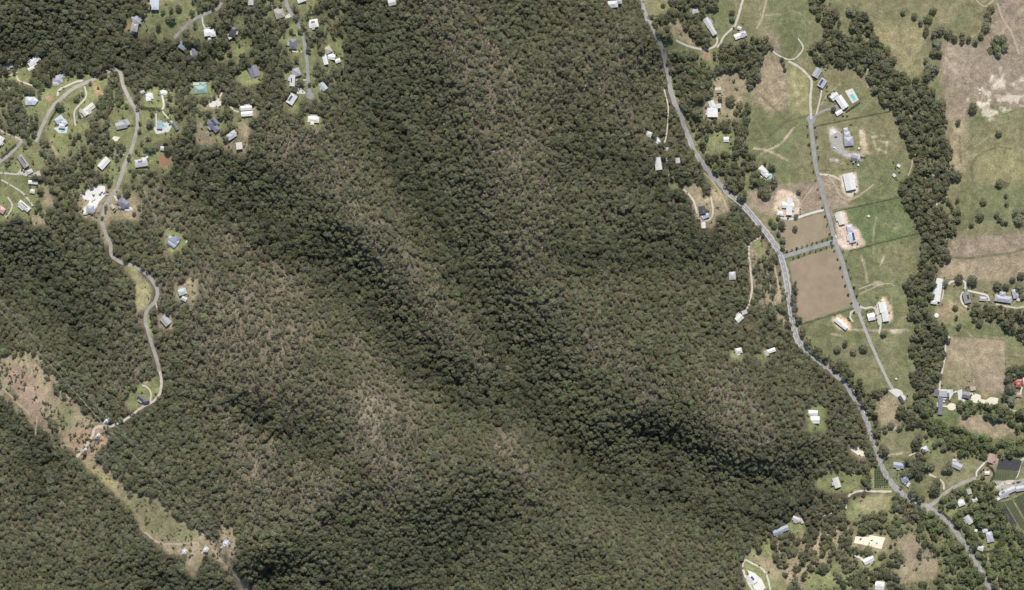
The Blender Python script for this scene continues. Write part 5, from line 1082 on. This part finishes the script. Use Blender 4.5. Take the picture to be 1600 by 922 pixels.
def place(lst, noun, group, name):
    seen = {}; order = []
    for t in lst:
        i = int(np.argmin(np.hypot(lx - t[0], lyy - t[1]))); d = math.hypot(lx[i]-t[0], lyy[i]-t[1])
        k_ = int(round(math.atan2(t[1]-lyy[i], t[0]-lx[i]) / (math.pi/4))) % 8; order.append((i, k_, d, t))
    order.sort(key=lambda o_: o_[:3])
    for i, k_, d, t in order:
        n = seen.get((i, k_), 0); seen[(i, k_)] = n + 1
        px, py, kd, r_, hf, tn = t; p = W1(px, py); R = spec[kd][3]; s_ = r_ / R
        root = obj(name, None, None, p, rng.uniform(0, 6.28)); zs = min(1.6, hf * (.55 + .45*s_)) if kd != 'bush' else s_*hf
        root.scale = (s_*rng.uniform(.85, 1.15), s_*rng.uniform(.85, 1.15), zs)
        size = 'small' if r_ < 4 else ('broad' if r_ > 6.5 else 'mid-sized')
        lab = f'{size} {noun}, {ORD[n]} {DIRS[k_]} of the {LAND[i][0]}'
        if len(lab.split()) > 16: lab = f'{noun}, {ORD[n]} {DIRS[k_]} of {LAND[i][0]}'
        tag(root, lab, 'tree', group)
        cm, tm = KINDS[kd][int(rng.integers(len(KINDS[kd])))]
        c_ = obj('crown', cm, root); c_['tint'] = [float(v) for v in tn]; obj('trunk', tm, root)
place(IND, 'tree', 'single and creek side trees', 'tree')
place([(x, y, 'bush', rng.uniform(1.6, 2.3), 1.7, np.array((.07,.078,.042))) for x, y in YOUNG], 'street sapling', 'young street trees of the estate', 'street_tree')

def hedge(pl, wd, hgt, label):
    c_ = smooth_line(pl, 1.0); p0 = W1(*c_[0]); V = []; r = np.random.default_rng(hash_(label))
    for p in c_:
        for _ in range(9):
            q = W1(p[0] + r.uniform(-wd, wd)/2, p[1] + r.uniform(-wd, wd)/2) - p0; q.z += hgt * r.uniform(.3, 1) ; nn = Vector(r.normal(size=3)*.5 + np.array((0, 0, 1))).normalized(); u = nn.orthogonal().normalized(); v = nn.cross(u); s1 = r.uniform(.4, .8)
            V += [q - u*s1, q - v*s1, q + u*s1, q + v*s1]
    o = obj('hedge', None, None, p0); tag(o, label, 'hedge', 'clipped garden hedges')
    f = obj('foliage', mesh('foliage', V, np.arange(len(V)).reshape(-1, 4), 'foliage'), o); f['tint'] = [.085, .098, .05]
    m = MB()
    for i in range(0, len(c_), 6): q = W1(*c_[i]) - p0; m.bar((q.x, q.y, q.z-.4), (q.x, q.y, q.z+hgt*.6), .08)
    m.build('stems', 'bark', o)
for h_ in [([(222,168),(235,170),(252,171)],5,4,'thick dark hedge below the white square cottage'),([(201,267),(220,268),(245,271)],4,3.5,'dark hedge along the south of the brown dam lawn'),([(3,246),(14,236),(25,226)],3,2.5,'hedge beside corner road near the west edge'),([(76,194),(82,182),(90,170)],2.5,2.2,'hedge curving west of the bluish white house'),([(1298,158),(1293,150),(1303,142)],2,2,'hedge round the north-west of the white L house'),([(1322,175),(1332,168),(1343,160)],2,2,'hedge along south-east of the pool garden'),([(1508,760),(1525,752),(1540,756),(1550,768)],4,3.5,'curved hedge beside village road'),([(1470,798),(1485,812),(1500,828)],4,3.5,'tall hedge between highway and village gardens'),([(1542,725),(1553,738),(1548,752)],3,3,'hedge between shade house and small lawn shed'),([(1522,862),(1540,862),(1558,858)],3,3,'dark hedge south of the small highway roof')]: hedge(*h_)
def scatter(name, lst, label, cat):
    n = len(lst); px = np.array([t[0] for t in lst]); py = np.array([t[1] for t in lst]); x, y, z = W(px, py)
    me = bpy.data.meshes.new(name); me.vertices.add(n); me.vertices.foreach_set('co', np.stack([x, y, z - .2], -1).ravel().astype(np.float32))
    R = np.array([t[3] / spec[t[2]][3] for t in lst]); hf = np.array([t[4] for t in lst]); bush = np.array([t[2] == 'bush' for t in lst])
    zs = np.where(bush, R*hf, hf*(.5 + .5*R))
    a = me.attributes.new('scl', 'FLOAT_VECTOR', 'POINT'); a.data.foreach_set('vector', np.stack([R*rng.uniform(.75, 1.25, n), R*rng.uniform(.75, 1.25, n), zs], -1).ravel().astype(np.float32))
    sn = np.array([t[2] == 'snag' for t in lst])
    a = me.attributes.new('rot', 'FLOAT_VECTOR', 'POINT'); a.data.foreach_set('vector', np.stack([np.where(sn, rng.normal(-.5, .25, n), rng.normal(0, .06, n)), rng.normal(0, .06, n), np.where(sn, rng.normal(0, .2, n), rng.uniform(0, 6.28, n))], -1).ravel().astype(np.float32))
    a = me.attributes.new('variant', 'INT', 'POINT'); a.data.foreach_set('value', np.array([VIDX[t[2]][int(rng.integers(len(VIDX[t[2]])))] for t in lst], np.int32))
    a = me.attributes.new('tint', 'FLOAT_VECTOR', 'POINT'); a.data.foreach_set('vector', np.array([t[5] for t in lst], np.float32).ravel())
    ng = bpy.data.node_groups.new(name, 'GeometryNodeTree')
    ng.interface.new_socket('Geometry', in_out='INPUT', socket_type='NodeSocketGeometry'); ng.interface.new_socket('Geometry', in_out='OUTPUT', socket_type='NodeSocketGeometry')
    N = ng.nodes; L = ng.links; gi = N.new('NodeGroupInput'); go = N.new('NodeGroupOutput'); ip = N.new('GeometryNodeInstanceOnPoints'); ci = N.new('GeometryNodeCollectionInfo')
    ci.inputs['Collection'].default_value = src; ci.inputs['Separate Children'].default_value = True; ci.inputs['Reset Children'].default_value = True
    def na(nm, ty):
        q = N.new('GeometryNodeInputNamedAttribute'); q.data_type = ty; q.inputs[0].default_value = nm; return q.outputs[0]
    L.new(gi.outputs[0], ip.inputs['Points']); L.new(ci.outputs[0], ip.inputs['Instance']); ip.inputs['Pick Instance'].default_value = True
    L.new(na('variant', 'INT'), ip.inputs['Instance Index']); L.new(na('rot', 'FLOAT_VECTOR'), ip.inputs['Rotation']); L.new(na('scl', 'FLOAT_VECTOR'), ip.inputs['Scale'])
    L.new(ip.outputs[0], go.inputs[0])
    o = obj(name, me); md = o.modifiers.new('scatter', 'NODES'); md.node_group = ng
    tag(o, label, cat, kind='stuff'); return o
scatter('forest', T, 'dense eucalypt forest covering the hills and gullies', 'forest')
scatter('shrubs', SHR, 'low scrub and garden shrubs among trees and lawns', 'shrubs')
print('trees', len(T), 'individual', len(IND), 'young', len(YOUNG), 'shrubs', len(SHR), 'houses', len(B))
